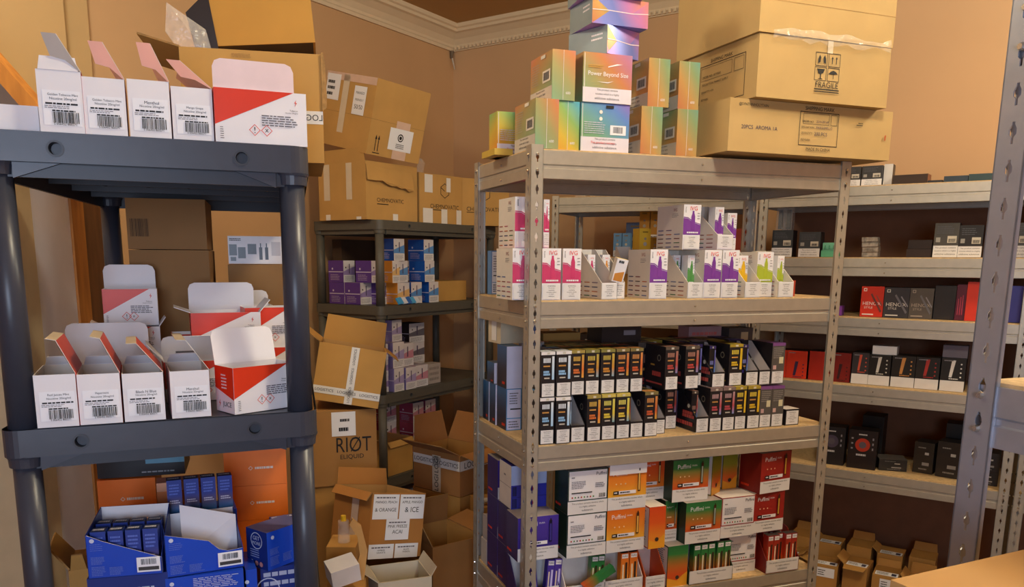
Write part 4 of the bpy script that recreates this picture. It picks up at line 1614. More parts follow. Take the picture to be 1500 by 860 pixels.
def markO(mb, w, d, h):
    f = face(mb, 'F', w, d, h)
    for (i, j) in ((0, 0), (1, 0), (0, 1), (1, 1)):
        f.frame(.415 + .098 * i, .35 + .235 * j, .505 + .098 * i, .57 + .235 * j, INK, .0014)
    # glass, umbrella, arrows, hands
    f.poly([(.43, .54), (.49, .54), (.478, .47), (.464, .46), (.464, .39), (.48, .375), (.44, .375), (.456, .39), (.456, .46), (.442, .47)], INK)
    f.poly([(.52, .47), (.535, .51), (.555, .53), (.575, .51), (.59, .47)], INK)
    f.rect(.5535, .39, .5575, .48, INK)
    for q in (.54, .57):
        f.rect(q - .003, .63, q + .003, .72, INK)
        f.poly([(q - .008, .715), (q + .008, .715), (q, .755)], INK)
    f.poly([(.43, .62), (.447, .64), (.452, .72), (.44, .76), (.432, .7)], INK)
    f.poly([(.49, .62), (.473, .64), (.468, .72), (.48, .76), (.488, .7)], INK)
    f.text('FRAGILE', .413, .235, .603, .33, INK)
    f.rect(.413, .195, .603, .215, INK)
    f.rect(.413, .16, .603, .175, INK)
    g = face(mb, 'L', w, d, h)
    g.frame(.2, .08, .84, .78, INK, .0016)
    g.frame(.22, .52, .66, .74, INK, .0008)
    g.frame(.69, .52, .82, .74, INK, .001)
    g.text('SHIPPING MARK', .28, .8, .74, .86, INK)
    for k, s_ in enumerate(('ORDER NO: 10 MAR3', 'DESCRIPTION: MARKET SUPPLY', 'QUANTITY: 6 EA', 'REMARK:')):
        g.text(s_, .24, .56 - .13 * k, .62, .60 - .13 * k, INK, 'L')
carton(.425, .30, .150, KRAFTP, decor=markO, seam=False, tapes=[('F', .5, .8, .54, 1, TAPE, None)]).spawn(
    'large pale carton with FRAGILE symbols on the rack top pile', FA.at(.557, -.085, ZT + .1373), ya + .02)
carton(.435, .35, .27, KRAFTP, seam=False, bevel=.004, decor=lambda mb, w, d, h: face(mb, 'F', w, d, h).rect(0, .28, 1, .284, EDGE)).spawn(
    'largest pale carton reaching the top edge of the view above the FRAGILE one', FA.at(.550, -.09, ZT + .2885), ya + .028)
mb = MB()
r = random.Random(3)
pts = []
L1 = Vector((.632, .172, ZT + .30))
n = 14
vs = []
for i in range(n):
    x = .557 + .03 + .38 * i / (n - 1)
    for j in range(3):
        vs.append(FA.at(x - .0, -.096 - .004 * (j == 1) + r.uniform(-.0015, 0) + .0091 * i / n, ZT + .275 + .012 * j + r.uniform(-.006, .006)))
mb.add(vs, [(i * 3 + j, (i + 1) * 3 + j, (i + 1) * 3 + j + 1, i * 3 + j + 1) for i in range(n - 1) for j in range(2)], film())
tag(link('packing_tape', mb.mesh('packing_tape')), 'wrinkled clear packing tape along the joint above the FRAGILE carton', 'tape')

# ================================================================== MIDDLE STEEL RACK: SECOND SHELF (slim cartons)
Z2 = 1.4302
c2 = [('pink', -.042, .037), ('pink', .0275, .012), ('pink', .0835, .012)]
nm = ['pink fronted slim vape carton behind the front left upright on the second shelf', 'pink fronted slim vape carton just right of the front left upright',
      'pink fronted slim vape carton left of the open pink tray']
for i, (c, u, v) in enumerate(c2):
    A(slim(c, w=.051, seed=i + 1), nm[i], u, v, Z2)
A(slimtray('pink', .046, .15, inner=2, seed=4), 'open slant-cut display tray with pink packs on the second shelf', .193, .010, Z2)
A(slimpack('pink'), 'single white and pink vape pack standing in the open pink tray', .197, .10, Z2 + .002)
A(slimpack('orange'), 'single white and orange vape pack in the narrow orange tray', .2435, .105, Z2 + .002)
mb = MB()
w_, h_ = .03, .06
mb.box(0, w_, 0, .025, 0, h_, {'*': CREAM, 'T': mat('#ead9a0', .5), 'F': WHITE})
f = face(mb, 'F', w_, .025, h_)
f.poly([(.1, .05), (.9, .05), (.9, .5), (.1, .35)], mat('#d08a3a', .4))
f.dashes(.2, .8, .8, .95, INK, 1, 2, .7)
Kit('vape_pack', 'vape pack', mb).spawn('short orange and cream pack leaning over the edge of the open pink tray', FA.at(.222, .012, Z2 + .047), ya - .2, None, (R_(8), R_(12)))
A(slimtray('orange', .034, .13, inner=1, seed=6), 'narrow open display tray with orange flavour between the pink tray and yellow packs', .2405, .035, Z2)
A(slim('purple', w=.052, seed=7), 'purple fronted slim carton left of the green tray on the second shelf', .333, .01, Z2)
A(slimtray('green', .049, .125, inner=2, seed=8), 'open slant-cut display tray with two green packs', .448, .008, Z2)
A(slimpack('green'), 'white and green vape pack at left in the green tray', .4505, .085, Z2 + .002)
A(slimpack('green', .0215), 'white and green vape pack at right in the green tray', .4735, .050, Z2 + .002)
A(slim('purple', w=.054, seed=9), 'purple fronted slim carton right of the green tray, first of the pair', .4985, .01, Z2)
A(slim('purple', w=.053, seed=12), 'purple fronted slim carton second of the pair, left of the yellow tray', .5555, .01, Z2)
A(slimtray('yellow', .052, .12, inner=1, seed=10), 'open slant-cut display tray with a yellow pack', .631, .008, Z2)
A(slimpack('yellow', .034), 'white and yellow vape pack standing in the yellow tray', .6345, .05, Z2 + .002)
A(slim('lime', w=.053, h=.124, seed=13), 'lime fronted slim carton between the yellow tray and the lime tray', .6845, .03, Z2)
A(slimtray('lime', .052, .125, inner=2, seed=14), 'open slant-cut display tray with lime packs at the right end of the second shelf', .7425, .008, Z2)
A(slimpack('lime', .0225), 'white and lime vape pack at left in the lime tray', .745, .085, Z2 + .002)
A(slimpack('lime', .0225), 'white and lime vape pack at right in the lime tray', .769, .050, Z2 + .002)
mb = MB()
mb.box(0, .02, 0, .06, 0, .045, mat('#a8402c', .4))
Kit('vape_pack', 'vape pack', mb).spawn('small dark red pack lying at the right end of the second shelf', FA.at(.816, .05, Z2), ya)
mb = MB()
mb.box(0, .058, 0, .03, 0, .125, {'*': mat('#5f86b8', .4), 'F': mat('#d6d8e0', .4)})
f = face(mb, 'F', .058, .03, .125)
f.frame(0, 0, 1, 1, mat('#5f86b8', .4), .003)
f.dashes(.12, .5, .6, .9, GREYINK, 7, 3, .35)
f.rect(.12, .42, .7, .445, INK)
f.rect(.06, .27, .95, .285, mat('#5f86b8', .4))
f.dashes(.1, .05, .9, .24, INK, 4, 5, .4)
f.dashes(.65, .82, .9, .88, INK, 1, 5, .7)
Kit('vape_box', 'box', mb).spawn('white fronted box with blue frame at the left end of the second shelf', FA.at(.018, .36, Z2), ya)
# upper layer of the second shelf
zu = Z2 + .1288
A(slim('pink', w=.07, h=.125, seed=15), 'cream sided slim carton stacked above the pink ones behind the front left upright', -.03, .055, zu)
A(slim('pink', w=.015, d=.09, h=.12, seed=16), 'narrow pink edged carton stacked right of the upright on the pink ones', .046, .05, zu)
A(slim('purple', w=.053, d=.13, h=.117, seed=17), 'cream sided carton with purple front stacked above the green tray', .440, .03, zu)
A(slimtray('purple', .051, .14, h=.122, inner=1, seed=18), 'open slant-cut tray with a purple pack stacked on the purple cartons', .547, .028, zu)
A(slimpack('purple', .028, .03, .112), 'white and purple vape pack standing in the upper purple tray', .552, .05, zu + .002)
A(slim('purple', w=.03, d=.08, h=.10, seed=19), 'cream carton behind the upper purple tray at its right', .6, .06, zu)

# yellow and blue packs at the back of the second shelf
def ybox(hexc, w, h, d=.04, dark=False):
    mb = MB()
    m = mat(hexc, .4)
    mb.box(0, w, 0, d, 0, h, m)
    f = face(mb, 'F', w, d, h)
    f.rect(.04, .02, .96, .26, WARN_BG)
    f.dashes(.1, .04, .9, .23, INK, 3, 2, .35)
    bm = mat('#b9b3a6', .4)
    f.circle(.5, .52, w * .16, bm, 14)
    f.circle(.5, .68, w * .11, mat('#8f8a80', .4), 14)
    f.dashes(.25, .86, .75, .92, mat('#8a6a1c', .5), 1, 4, .7)
    return Kit('vape_pack', 'vape pack', mb)
A(ybox('#e2ac2a', .06, .098), 'yellow pack with a round grey figure at the back of the second shelf, lower', .445, .30, Z2)
A(ybox('#e8bd3a', .038, .095), 'bright yellow pack stacked on the lower yellow one', .468, .302, Z2 + .0985)
A(ybox('#b3842c', .03, .07), 'dark ochre pack behind the purple fronted carton at the back of the second shelf', .51, .31, Z2 + .0985)
A(slimtray('yellow', .045, .05, h=.08, inner=0, seed=22), 'short kraft coloured tray beside the bright yellow pack at the back', .412, .295, Z2 + .06)
mb = MB()
mb.box(0, .055, 0, .06, 0, .0598, KRAFT)
Kit('cardboard_box', 'box', mb).spawn('small brown box carrying the short tray at the back of the second shelf', FA.at(.388, .295, Z2), ya)
mb = MB()
mb.box(0, .035, 0, .035, 0, .16, mat('#35302f', .35))
mb.cyl((.018, -.006, .1), (.018, -.006, .135), .005, mat('#d9d6d2', .2, .5), .003)
Kit('vape_pack', 'vape pack', mb).spawn('black pack with a white device picture behind the purple fronted carton', FA.at(.545, .31, Z2), ya)

# ================================================================== MIDDLE STEEL RACK: THIRD SHELF (black cartons)
Z3 = 1.0582
low = [('box', 'blue', .0275, .041, .01), ('box', 'blue', .071, .042, .006), ('tray', 'blue', .116, .043, .01), ('box', 'orange', .161, .042, .008), ('box', 'yellow', .205, .042, .01),
       ('box', 'yellow', .2485, .042, .01), ('tray', 'amber', .292, .041, .01), ('box', 'fire', .3355, .042, .012), ('tray', 'fire', .380, .034, .03),
       ('box', 'red', .443, .038, .08), ('tray', 'red', .4985, .043, .01), ('box', 'berry', .5425, .041, .012), ('box', 'berry', .5845, .042, .012),
       ('box', 'gold', .6275, .039, .014), ('box', 'gold', .6675, .044, .012), ('gray', '', .7125, .040, .014), ('gray', '', .7535, .042, .014), ('small', 'violet', .806, .048, .015)]
COLW = {'blue': 'pale blue', 'orange': 'orange', 'yellow': 'yellow', 'amber': 'amber', 'fire': 'red-orange', 'red': 'red', 'berry': 'red and blue', 'gold': 'gold', 'violet': 'violet'}
extra = {0: ', right beside the upright', 1: ', second from the upright', 4: ', left one of the pair', 5: ', right one of the pair', 11: ', left one of two', 12: ', right one of two', 13: ', left one of two', 14: ', right one of two',
         15: ', left one', 16: ', right one'}
for i, (kd, fl_, u, w, v) in enumerate(low):
    if kd == 'box':
        k = blackbox(fl_, w - .001)
        lab = 'black vape carton with %s trim in the lower row%s' % (COLW[fl_], extra.get(i, ''))
    elif kd == 'gray':
        k = graybox(w, h=.119)
        lab = 'grey carton back with purple top in the lower row%s' % extra[i]
    elif kd == 'small':
        mbs = MB()
        mbs.box(0, w, 0, .05, 0, .048, {'*': BK, 'T': mat('#cfc4be', .6)})
        warnlabel(face(mbs, 'F', w, .05, .048), .06, .06, .94, .9)
        k = Kit('display_tray', 'display tray', mbs)
        lab = 'small empty black tray at the right end of the third shelf'
    else:
        k = blacktray(fl_, w - .0012)
        lab = 'slant-cut black display tray of the %s flavour in the lower front row' % COLW[fl_]
    A(k, lab, u, v, Z3, (random.random() - .5) * .004, 'black cartons in the lower row of the third shelf')
for (fl_, u, v, wh) in (('blue', .118, .055, 'pale blue'), ('fire', .297, .055, 'red-orange'), ('red', .505, .045, 'red')):
    A(blackpack(fl_), 'single black pack with %s strip standing in its lower row tray' % wh, u, v, Z3 + .002)
up = [('box', 'blue', .0285, .040, .01, 0), ('box', 'blue', .0715, .044, .012, 0), ('box', 'orange', .1175, .040, .02, .0), ('box', 'amber', .1585, .042, .02, 0), ('box', 'amber', .2035, .043, .02, 0),
      ('box', 'fire', .2485, .041, .02, 0), ('box', 'fire', .291, .040, .02, 0), ('box', 'red', .3985, .042, .02, 0), ('box', 'red', .4615, .045, .02, 0), ('box', 'violet', .5125, .030, .06, 0), ('tray', 'red', .5495, .044, .02, 0),
      ('box', 'gold', .611, .046, .03, 0), ('tray', 'violet', .6615, .044, .02, 0), ('tray', 'violet', .707, .040, .02, 0), ('gray', '', .750, .044, .022, 0)]
extra = {0: ', right beside the upright', 1: ', second from the upright', 3: ', left one of two', 4: ', right one of two', 5: ', left one of the pair', 6: ', right one of the pair', 7: ', with its long black side showing',
         8: ', right of the long sided one', 12: ', left one', 13: ', right one', 2: ' at left', 11: ' near the right end'}
for i, (kd, fl_, u, w, v, _) in enumerate(up):
    zz = Z3 + .1238
    if kd == 'box':
        k = blackbox(fl_, w - .001, h=.118)
        lab = 'black vape carton with %s trim in the upper row%s' % (COLW[fl_], extra.get(i, ''))
    elif kd == 'gray':
        k = graybox(w, h=.118)
        lab = 'grey carton back with purple top in the upper row of the third shelf'
    else:
        k = blacktray(fl_, w - .001, h=.118)
        lab = 'slant-cut black display tray of the %s flavour in the upper row%s' % (COLW[fl_], extra.get(i, ''))
    A(k, lab, u, v, zz, (random.random() - .5) * .004, 'black cartons in the upper row of the third shelf')
for (fl_, u, v, wh) in (('violet', .562, .055, 'in the upper red tray'), ('violet', .672, .055, 'in the upper left violet tray')):
    A(blackpack(fl_), 'single black pack with violet strip standing %s' % wh, u, v, Z3 + .1258)
# boxes behind: second rank, seen by their tops
back = [('orange', .10, 2), ('amber', .155, 2), ('fire', .21, 2), ('fire', .265, 2), ('red', .385, 2), ('gold', .44, 2), ('yellow', .50, 2), ('berry', .56, 2), ('gold', .62, 2), ('violet', .69, 2)]
bn = ['behind the upper orange one', 'behind the amber pair, left', 'behind the amber pair, right', 'behind the upper red-orange pair', 'behind the long sided red one', 'behind the upper red one', 'behind the violet one',
      'behind the upper tray', 'behind the upper gold one', 'behind the upper violet trays']
for i, (fl_, u, n_) in enumerate(back):
    A(blackbox(fl_, .052, .11, .242), 'black vape carton with %s top in the rear rank, %s' % (COLW[fl_], bn[i]), u, .19 if fl_ == 'gold' and i == 5 else .142, Z3, 0, 'black cartons in the rear rank of the third shelf')
# tall things at the back
mb = MB()
mb.box(0, .125, 0, .09, 0, .045, BLACKB)
f = face(mb, 'F', .125, .09, .045)
f.rect(.55, .45, .85, .75, mat('#7d7880', .4))
Kit('device_box', 'box', mb).spawn('black box with a grey label lying on the rear rank under the second shelf', FA.at(.275, .155, Z3 + .2432), ya)
mb = MB()
mb.box(0, .06, 0, .03, 0, .265, mat('#d9d6d8', .45))
f = face(mb, 'F', .06, .03, .265)
f.dashes(.1, .1, .9, .92, mat('#a9a6aa', .5), 9, 3, .5)
Kit('tall_carton', 'carton', mb).spawn('tall white carton with faint lines standing behind the black cartons', FA.at(.40, .30, Z3), ya)
mb = MB()
mb.box(0, .12, 0, .08, 0, .26, KRAFT2)
Kit('cardboard_box', 'box', mb, ()).spawn('plain brown carton behind the upper black cartons near the upright', FA.at(.16, .30, Z3), ya)
mb = MB()
mb.box(0, .035, 0, .08, 0, .285, mat('#7f93c6', .4))
Kit('vape_box', 'box', mb).spawn('lavender blue carton standing behind the upper black cartons beside the upright', FA.at(.115, .30, Z3), ya)
mb = MB()
mb.box(0, .12, 0, .06, 0, .268, {'*': mat('#9a7480', .5), 'F': mat('#a98890', .5)})
f = face(mb, 'F', .12, .06, .268)
f.dashes(.1, .75, .9, .95, mat('#c96a6a', .5), 3, 3, .5)
Kit('vape_box', 'box', mb).spawn('dusky pink box at the back right of the third shelf', FA.at(.655, .30, Z3), ya)
mb = MB()
mb.box(0, .09, 0, .07, 0, .262, mat('#4b4547', .5))
f = face(mb, 'F', .09, .07, .262)
f.rect(.5, .82, .8, .95, mat('#b8a88a', .5))
Kit('device_box', 'box', mb).spawn('dark grey box with a beige label at the back right corner of the third shelf', FA.at(.79, .28, Z3), ya)

# blue boxes at the left end of the third shelf
BLU = mat('#2f5f95', .35, 0, .05)
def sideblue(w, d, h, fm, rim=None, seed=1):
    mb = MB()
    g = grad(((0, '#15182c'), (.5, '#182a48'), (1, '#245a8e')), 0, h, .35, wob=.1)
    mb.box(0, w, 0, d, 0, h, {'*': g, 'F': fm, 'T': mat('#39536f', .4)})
    f = face(mb, 'F', w, d, h)
    if rim:
        f.frame(0, 0, 1, 1, mat('#3f8fc6', .35), .002)
        f.rect(0, .28, 1, .3, mat('#3f8fc6', .35))
        f.dashes(.2, .62, .8, .92, GREYINK, 5, seed, .4)
        f.rect(.25, .5, .95, .53, INK)
        f.dashes(.15, .05, .9, .24, GREYINK, 3, seed + 1, .4)
    g2 = face(mb, 'L', w, d, h)
    g2.dashes(.55, .08, .9, .16, RED, 1, seed, .8)
    return Kit('vape_box', 'box', mb)
LAV = mat('#dcdaf0', .45)
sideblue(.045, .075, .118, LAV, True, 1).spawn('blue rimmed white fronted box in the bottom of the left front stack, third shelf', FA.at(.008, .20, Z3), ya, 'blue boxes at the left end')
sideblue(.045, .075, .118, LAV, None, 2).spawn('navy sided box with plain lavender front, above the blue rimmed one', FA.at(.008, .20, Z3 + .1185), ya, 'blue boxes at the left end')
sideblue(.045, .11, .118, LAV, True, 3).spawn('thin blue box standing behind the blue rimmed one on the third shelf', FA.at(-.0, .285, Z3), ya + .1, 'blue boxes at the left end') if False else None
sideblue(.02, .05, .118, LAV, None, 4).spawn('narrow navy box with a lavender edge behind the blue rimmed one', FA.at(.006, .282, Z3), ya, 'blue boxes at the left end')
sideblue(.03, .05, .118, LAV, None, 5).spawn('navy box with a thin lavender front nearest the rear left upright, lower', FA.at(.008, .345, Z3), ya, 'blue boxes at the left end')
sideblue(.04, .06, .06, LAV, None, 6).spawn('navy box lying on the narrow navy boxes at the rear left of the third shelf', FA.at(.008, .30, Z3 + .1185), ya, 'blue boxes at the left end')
mb = MB()
mb.box(0, .05, 0, .04, 0, .125, film())
mb.box(.003, .047, .003, .037, .002, .12, mat('#8a8796', .4))
f = face(mb, 'F', .05, .04, .125)
f.dashes(.3, .3, .8, .9, mat('#c9c6d2', .4), 3, 2, .5)
for j in range(2):
    Kit('shrink_wrapped_pack', 'pack', mb).spawn('grey shrink wrapped pack beside the blue boxes on the third shelf, %s one' % ('lower', 'upper')[j], FA.at(.056, .17, Z3 + .1255 * j), ya)
carton(.08, .08, .07, mat('#c9b99c', .7), seam=False, bevel=0, tapes=[('L', .3, .1, .7, .9, TAPEW, None)]).spawn('small carton with white tape on top of the blue boxes at the left end', FA.at(.012, .26, Z3 + .2375), ya + .1)

# ================================================================== MIDDLE STEEL RACK: FOURTH SHELF (wide boxes)
Z4 = .6102
h = .122
def T(n):
    return Z4 + (h + .0007) * n
P = {k: puff(k) for k in ('orange', 'green', 'red', 'purple', 'deep')}
A(puff('purple', .118), 'purple wide box with dark top and warning label behind the front left upright', -.018, .037, T(1))
A(pufftray('purple', .125), 'purple display tray under the purple wide box at the left end of the fourth shelf', -.018, .037, T(0))
for i, u in enumerate((.032, .066, .088)):
    A(puffpack('purple'), 'purple slim pack in the left end display tray, %s' % ORD[i], u, .042 + .012 * (i == 0), T(0) + .0025, 0, 'purple packs in the tray', (R_(-4), R_(6 if i else -4)))
mb = MB()
w_, d_ = .105, .09
mb.box(0, w_, 0, d_, 0, .075, {'*': mat('#2f2a80', .4), 'F': mat('#2f34a6', .4), 'L': mat('#cfc6c0', .5)})
f = face(mb, 'F', w_, d_, .075)
f.rect(.6, .1, .7, .85, mat('#d8402c', .4))
f.barcode(.03, .1, .18, .9, INK, seed=3)
kb = Kit('vape_box', 'box', mb)
for j in range(2):
    A(kb, 'blue fronted flat box with a red bar above the purple wide box, %s' % ('lower of two', 'upper of two')[j], -.005, .09, T(1) + .0 + .0755 * j + .0 if False else T(2) - .027 + .0505 * j, 0) if False else None
mb = MB()
mb.box(0, w_, 0, d_, 0, .122, {'*': mat('#2f2a80', .4), 'F': mat('#2f34a6', .4), 'L': mat('#cfc6c0', .5)})
f = face(mb, 'F', w_, d_, .122)
f.rect(0, .55, 1, 1, mat('#a9b8e0', .45))
f.rect(.6, .3, .68, .52, mat('#d8402c', .4))
f.rect(.6, .04, .68, .24, mat('#d8402c', .4))
f.rect(0, .265, 1, .275, mat('#20246a', .4))
f.barcode(.03, .3, .16, .52, INK, seed=3)
f.barcode(.03, .02, .16, .24, INK, seed=5)
g = face(mb, 'L', w_, d_, .122)
g.rect(0, .49, 1, .5, GREYINK)
g.dashes(.4, .7, .6, .75, GREYINK, 1, 2, .8)
Kit('vape_box', 'box', mb).spawn('blue box with pale upper half and red bars above the purple wide box', FA.at(-.008, .115, T(2)), ya)
# purple stack seen from the side, further back along the left edge
for j in range(3):
    for i, v in enumerate((.15, .24)):
        if j == 2 and i == 0:
            continue
        k = puff('purple', .06, .088, .118 if j < 2 else .115)
        A(k, 'purple sided box along the left edge of the fourth shelf, %s of the %s stack' % (['bottom', 'middle', 'top'][j], ['nearer', 'farther'][i]), -.0, v, Z4 + .1187 * j, 0, 'purple boxes along the left edge')
mb = MB()
mb.box(0, .045, 0, .05, 0, .075, mat('#b9aea6', .5))
mb.box(.004, .041, .004, .046, .075, .15, mat('#a89c98', .5))
Kit('vape_pack', 'vape pack', mb).spawn('grey beige pack stack at the rear left corner of the fourth shelf', FA.at(.0, .335, Z4), ya)
# column 2: white backs with dark green edges
for j in (1, 2):
    A(puffback('#1e3626', .118), 'wide box showing its white back, dark green edges, %s one of the left column' % ['', 'lower', 'upper'][j], .118, .02, T(j))
A(pufftray('green', .12, white=True), 'open white-lined tray with green packs under the green edged boxes', .117, .02, T(0))
for i, u in enumerate((.196, .216)):
    A(puffpack('green'), 'green and red slim pack standing in the white-lined tray, %s of two' % ('left', 'right')[i], u, .03, T(0) + .0025, 0, 'green packs in the white-lined tray', (R_(-3), R_(4)))
mb = MB()
mb.box(0, .10, 0, .02, 0, .02, grad(((0, '#d8501f'), (.5, '#2f7d3f'), (1, '#2a6e3d')), 0, .1, .35, axis=0, wob=.05))
Kit('vape_pack', 'vape pack', mb).spawn('green and red slim pack lying slanted across the white-lined tray front', FA.at(.17, -.004, T(0) + .030), ya, None, (0, R_(-28)))
# column 3: orange
for j in (1, 2):
    o_ = A(P['orange'], 'orange wide box with a yellow device picture, %s one of the orange column' % ['', 'lower', 'upper'][j], .238, .02, T(j))
    if j == 2:
        mb = MB()
        mb.box(.002, .116, -.0035, -.0015, .100, .128, WHITE)
        link('lid_flap', mb.mesh('lid_flap'), o_)['label'] = 'white inner side of the raised lid'
A(pufftray('orange', .12, white=True), 'open white-lined tray with two orange packs under the orange column', .238, .02, T(0))
for i, u in enumerate((.29, .318)):
    A(puffpack('orange', .024), 'orange slim pack standing in the white-lined tray under the orange column, %s of two' % ('left', 'right')[i], u, .026, T(0) + .0025, 0, 'orange packs in the tray')
# column 4
mb_ = puff('deep', .09, .085)
A(mb_, 'deep orange wide box set back right of the orange column, upper', .358, .075, T(2))
A(mb_, 'deep orange wide box set back right of the orange column, lower', .358, .115, T(1))
A(puff('deep', .09, .085), 'deep orange wide box set back right of the orange column, at the bottom', .358, .115, T(0))
A(puff('deep', .052, .09, .122, end=True), 'deep orange box turned end-on with its white printed side facing left', .366, .012, T(1))
A(pufftray('deep', .065, .085, .122), 'slant-cut orange and red display tray under the end-on orange box', .362, .012, T(0))
# column 5: green
A(P['green'], 'green and orange wide box, upper one of the green column', .447, .03, T(2))
A(P['green'], 'green and orange wide box, second from the top in the green column', .4845, .012, T(1))
A(puff('green', .04, .085), 'dark green box side squeezed left of the lower green box', .4405, .05, T(1))
A(puff('green', .066, .088, .122, end=True), 'dark green box turned end-on at the bottom of the green column', .432, .012, T(0))
A(pufftray('green', .148, .085), 'dark green display tray with a row of green and red packs', .502, .006, T(0))
for i in range(5):
    A(puffpack('green', .0225), 'green and red slim pack in the dark green tray, %s' % ORD[i], .522 + .0245 * i + (.006 if i > 2 else 0), .018, T(0) + .0025, 0, 'green packs in the dark green tray')
A(puffpack('green', .0225), 'green and red slim pack in the rear row of the dark green tray', .55, .055, T(0) + .0025, 0)
# column 6
A(puffback('#9c2d22', .115), 'wide box showing its white back, red edges, upper one of two', .611, .022, T(1))
A(puffback('#9c2d22', .10), 'wide box showing its white back, red edges, lower one of two', .655, .04, T(0))
A(puff('lime', .062, .062, .122, end=True), 'olive and orange box turned cornerwise on the white back box', .592, .05, T(2), .55)
A(puff('lime', .05, .085, .122, end=True), 'olive green box behind the cornerwise olive box', .665, .10, T(2))
# column 7
A(puff('red', .112, .085, .122), 'dark red wide box, lower one at the right end of the fourth shelf', .729, .03, T(1), .03)
A(puff('red', .118, .085, .122), 'dark red wide box turned slightly, on top at the right end of the fourth shelf', .738, .02, T(2), .12)
A(pufftray('red', .118), 'dark red display tray with red and yellow packs at the right end', .768, .004, T(0))
for i in range(5):
    A(puffpack('red', .0205), 'red and yellow slim pack in the right end tray, %s' % ORD[i], .776 + .0215 * i, .014 + (.012 if i == 2 else 0), T(0) + .0025, 0, 'red packs in the right end tray')
for i in range(3):
    A(puffpack('red', .0205), 'red and yellow slim pack in the right end tray rear row, %s' % ORD[i], .785 + .024 * i, .05, T(0) + .0025, 0, 'red packs in the rear row')
# bottom shelf: boxes only just out of view are left out

# ================================================================== RIGHT WALL RACK
yr = FR2.yaw
def Rr(k, lab, u, v, z, dr=0, group=None, tilt=None):
    return k.spawn(lab, FR2.at(u, v, z), yr + dr, group, tilt)

def devbox(w, d, h, fc, sc=None, style='plain', acc='#b9b4b8', top=None, split=None, seed=1):
    mb = MB()
    fm = mat(fc, .35, 0, .05)
    mb.box(0, w, 0, d, 0, h, {'*': mat(sc or fc, .4), 'F': fm, 'T': mat(top or sc or fc, .4)})
    f = face(mb, 'F', w, d, h)
    am = mat(acc, .4)
    if split:
        f.rect(0, 0, 1, split, mat('#ddd9d6', .5))
    b = split or 0
    if style == 'warn':
        f.rect(0, 0, 1, .34, WARN_BG)
        f.para(['This product contains', 'nicotine which is a highly', 'addictive substance.'], .06, .03, .94, .3, INK)
        f.rect(.55, .42, .92, .62, mat('#c9bfae', .5))
        f.barcode(.6, .44, .88, .54, INK, seed=seed)
        f.rect(.08, .44, .26, .58, mat('#9a958e', .5))
        f.dashes(.1, .68, .8, .92, mat('#55565c', .5), 4, seed, .4)
    elif style == 'xenox':
        f.rect(.1, .84, .24, .94, am)
        f.rect(.13, .86, .21, .92, fm)
        f.text('HENOX', .1, .36, .9, .52, am)
        f.text('STYLE', .12, .27, .6, .34, am)
        f.rect(.1, .06, .6, .1, am)
        f.poly([(.42, .74), (.48, .78), (.95, .2), (.9, .14)], mat('#6b3a34' if fc == '#c8321f' else '#6c6a70', .35))
        f.poly([(.66, .7), (.7, .72), (.98, .4), (.95, .36)], mat('#8a4a40' if fc == '#c8321f' else '#8a868c', .35))
    elif style == 'device':
        f.poly([(.34, b + .1), (.46, b + .1), (.58, b + .62), (.42, b + .62)], am)
        for k in range(4):
            f.circle(.82, b + .12 + .13 * k, .003, am, 8)
        f.dashes(.1, .9, .5, .95, mat('#8a868c', .5), 1, seed, .6)
        f.dashes(.35, b + .04, .8, b + .08, am, 1, seed + 1, .7)
    elif style == 'glow':
        f.circle(.5, .62, w * .26, mat(acc, .4), 22)
        f.circle(.5, .62, w * .13, mat('#57505a', .4), 16)
        f.text('NOVO 4', .34, .87, .66, .91, mat('#c9c3c3', .5)) if False else f.dashes(.35, .87, .65, .91, mat('#c9c3c3', .5), 1, 3, .8)
        f.dashes(.3, .33, .7, .39, mat('#b9b4b8', .5), 1, 5, .8)
        for k in range(3):
            f.rect(.1, .5 + .13 * k, .17, .54 + .13 * k, mat('#8f8a92', .5), up=(k == 0))
            f.rect(.83, .5 + .13 * k, .88, .56 + .13 * k, mat('#8f8a92', .5), up=False)
    elif style == 'label':
        f.rect(.55, .6, .75, .68, mat('#b9b4ae', .5))
        f.rect(.45, .25, .8, .35, mat('#8f8b88', .5))
        f.dashes(.2, .8, .6, .85, am, 1, seed, .7)
        f.dashes(.3, .1, .8, .17, am, 1, seed + 2, .6)
    elif style == 'vert':
        for k in range(3):
            f.rect(.2 + .22 * k, .15, .3 + .22 * k, .6 + .05 * k, am, up=(k == 0))
    return Kit('device_box', 'box', mb)

# top
z = LR[0] + .0015
for i, u in enumerate((.286, .360)):
    Rr(devbox(.070, .06, .073, '#3a383a', '#2b292b', 'warn', top='#6f6c6c', seed=i), 'black box with white warning label atop the right wall rack, %s of two' % ('left', 'right')[i], u, .05, z)
Rr(devbox(.03, .06, .078, '#d2cdc8', '#3b3836', 'plain'), 'thin pale box edge beside the warning label boxes atop the right wall rack', .432, .07, z)
Rr(devbox(.115, .07, .034, '#3a2c26', '#7c4a34', 'plain', top='#4b3a33'), 'flat dark brown box lying on top of the right wall rack', .468, .05, z, -.06)
Rr(devbox(.07, .05, .010, '#2c2c30', None, 'plain'), 'very thin black box on top of the right wall rack', .560, .05, z)
Rr(devbox(.075, .07, .022, '#2d3a46', '#222a33', 'plain', top='#43525c'), 'flat blue-black box on top of the right wall rack, left of a pair', .634, .05, z)
Rr(devbox(.075, .07, .026, '#2c4247', '#222a33', 'plain', top='#43525c'), 'flat teal-black box on top of the right wall rack, right of a pair', .7105, .055, z)
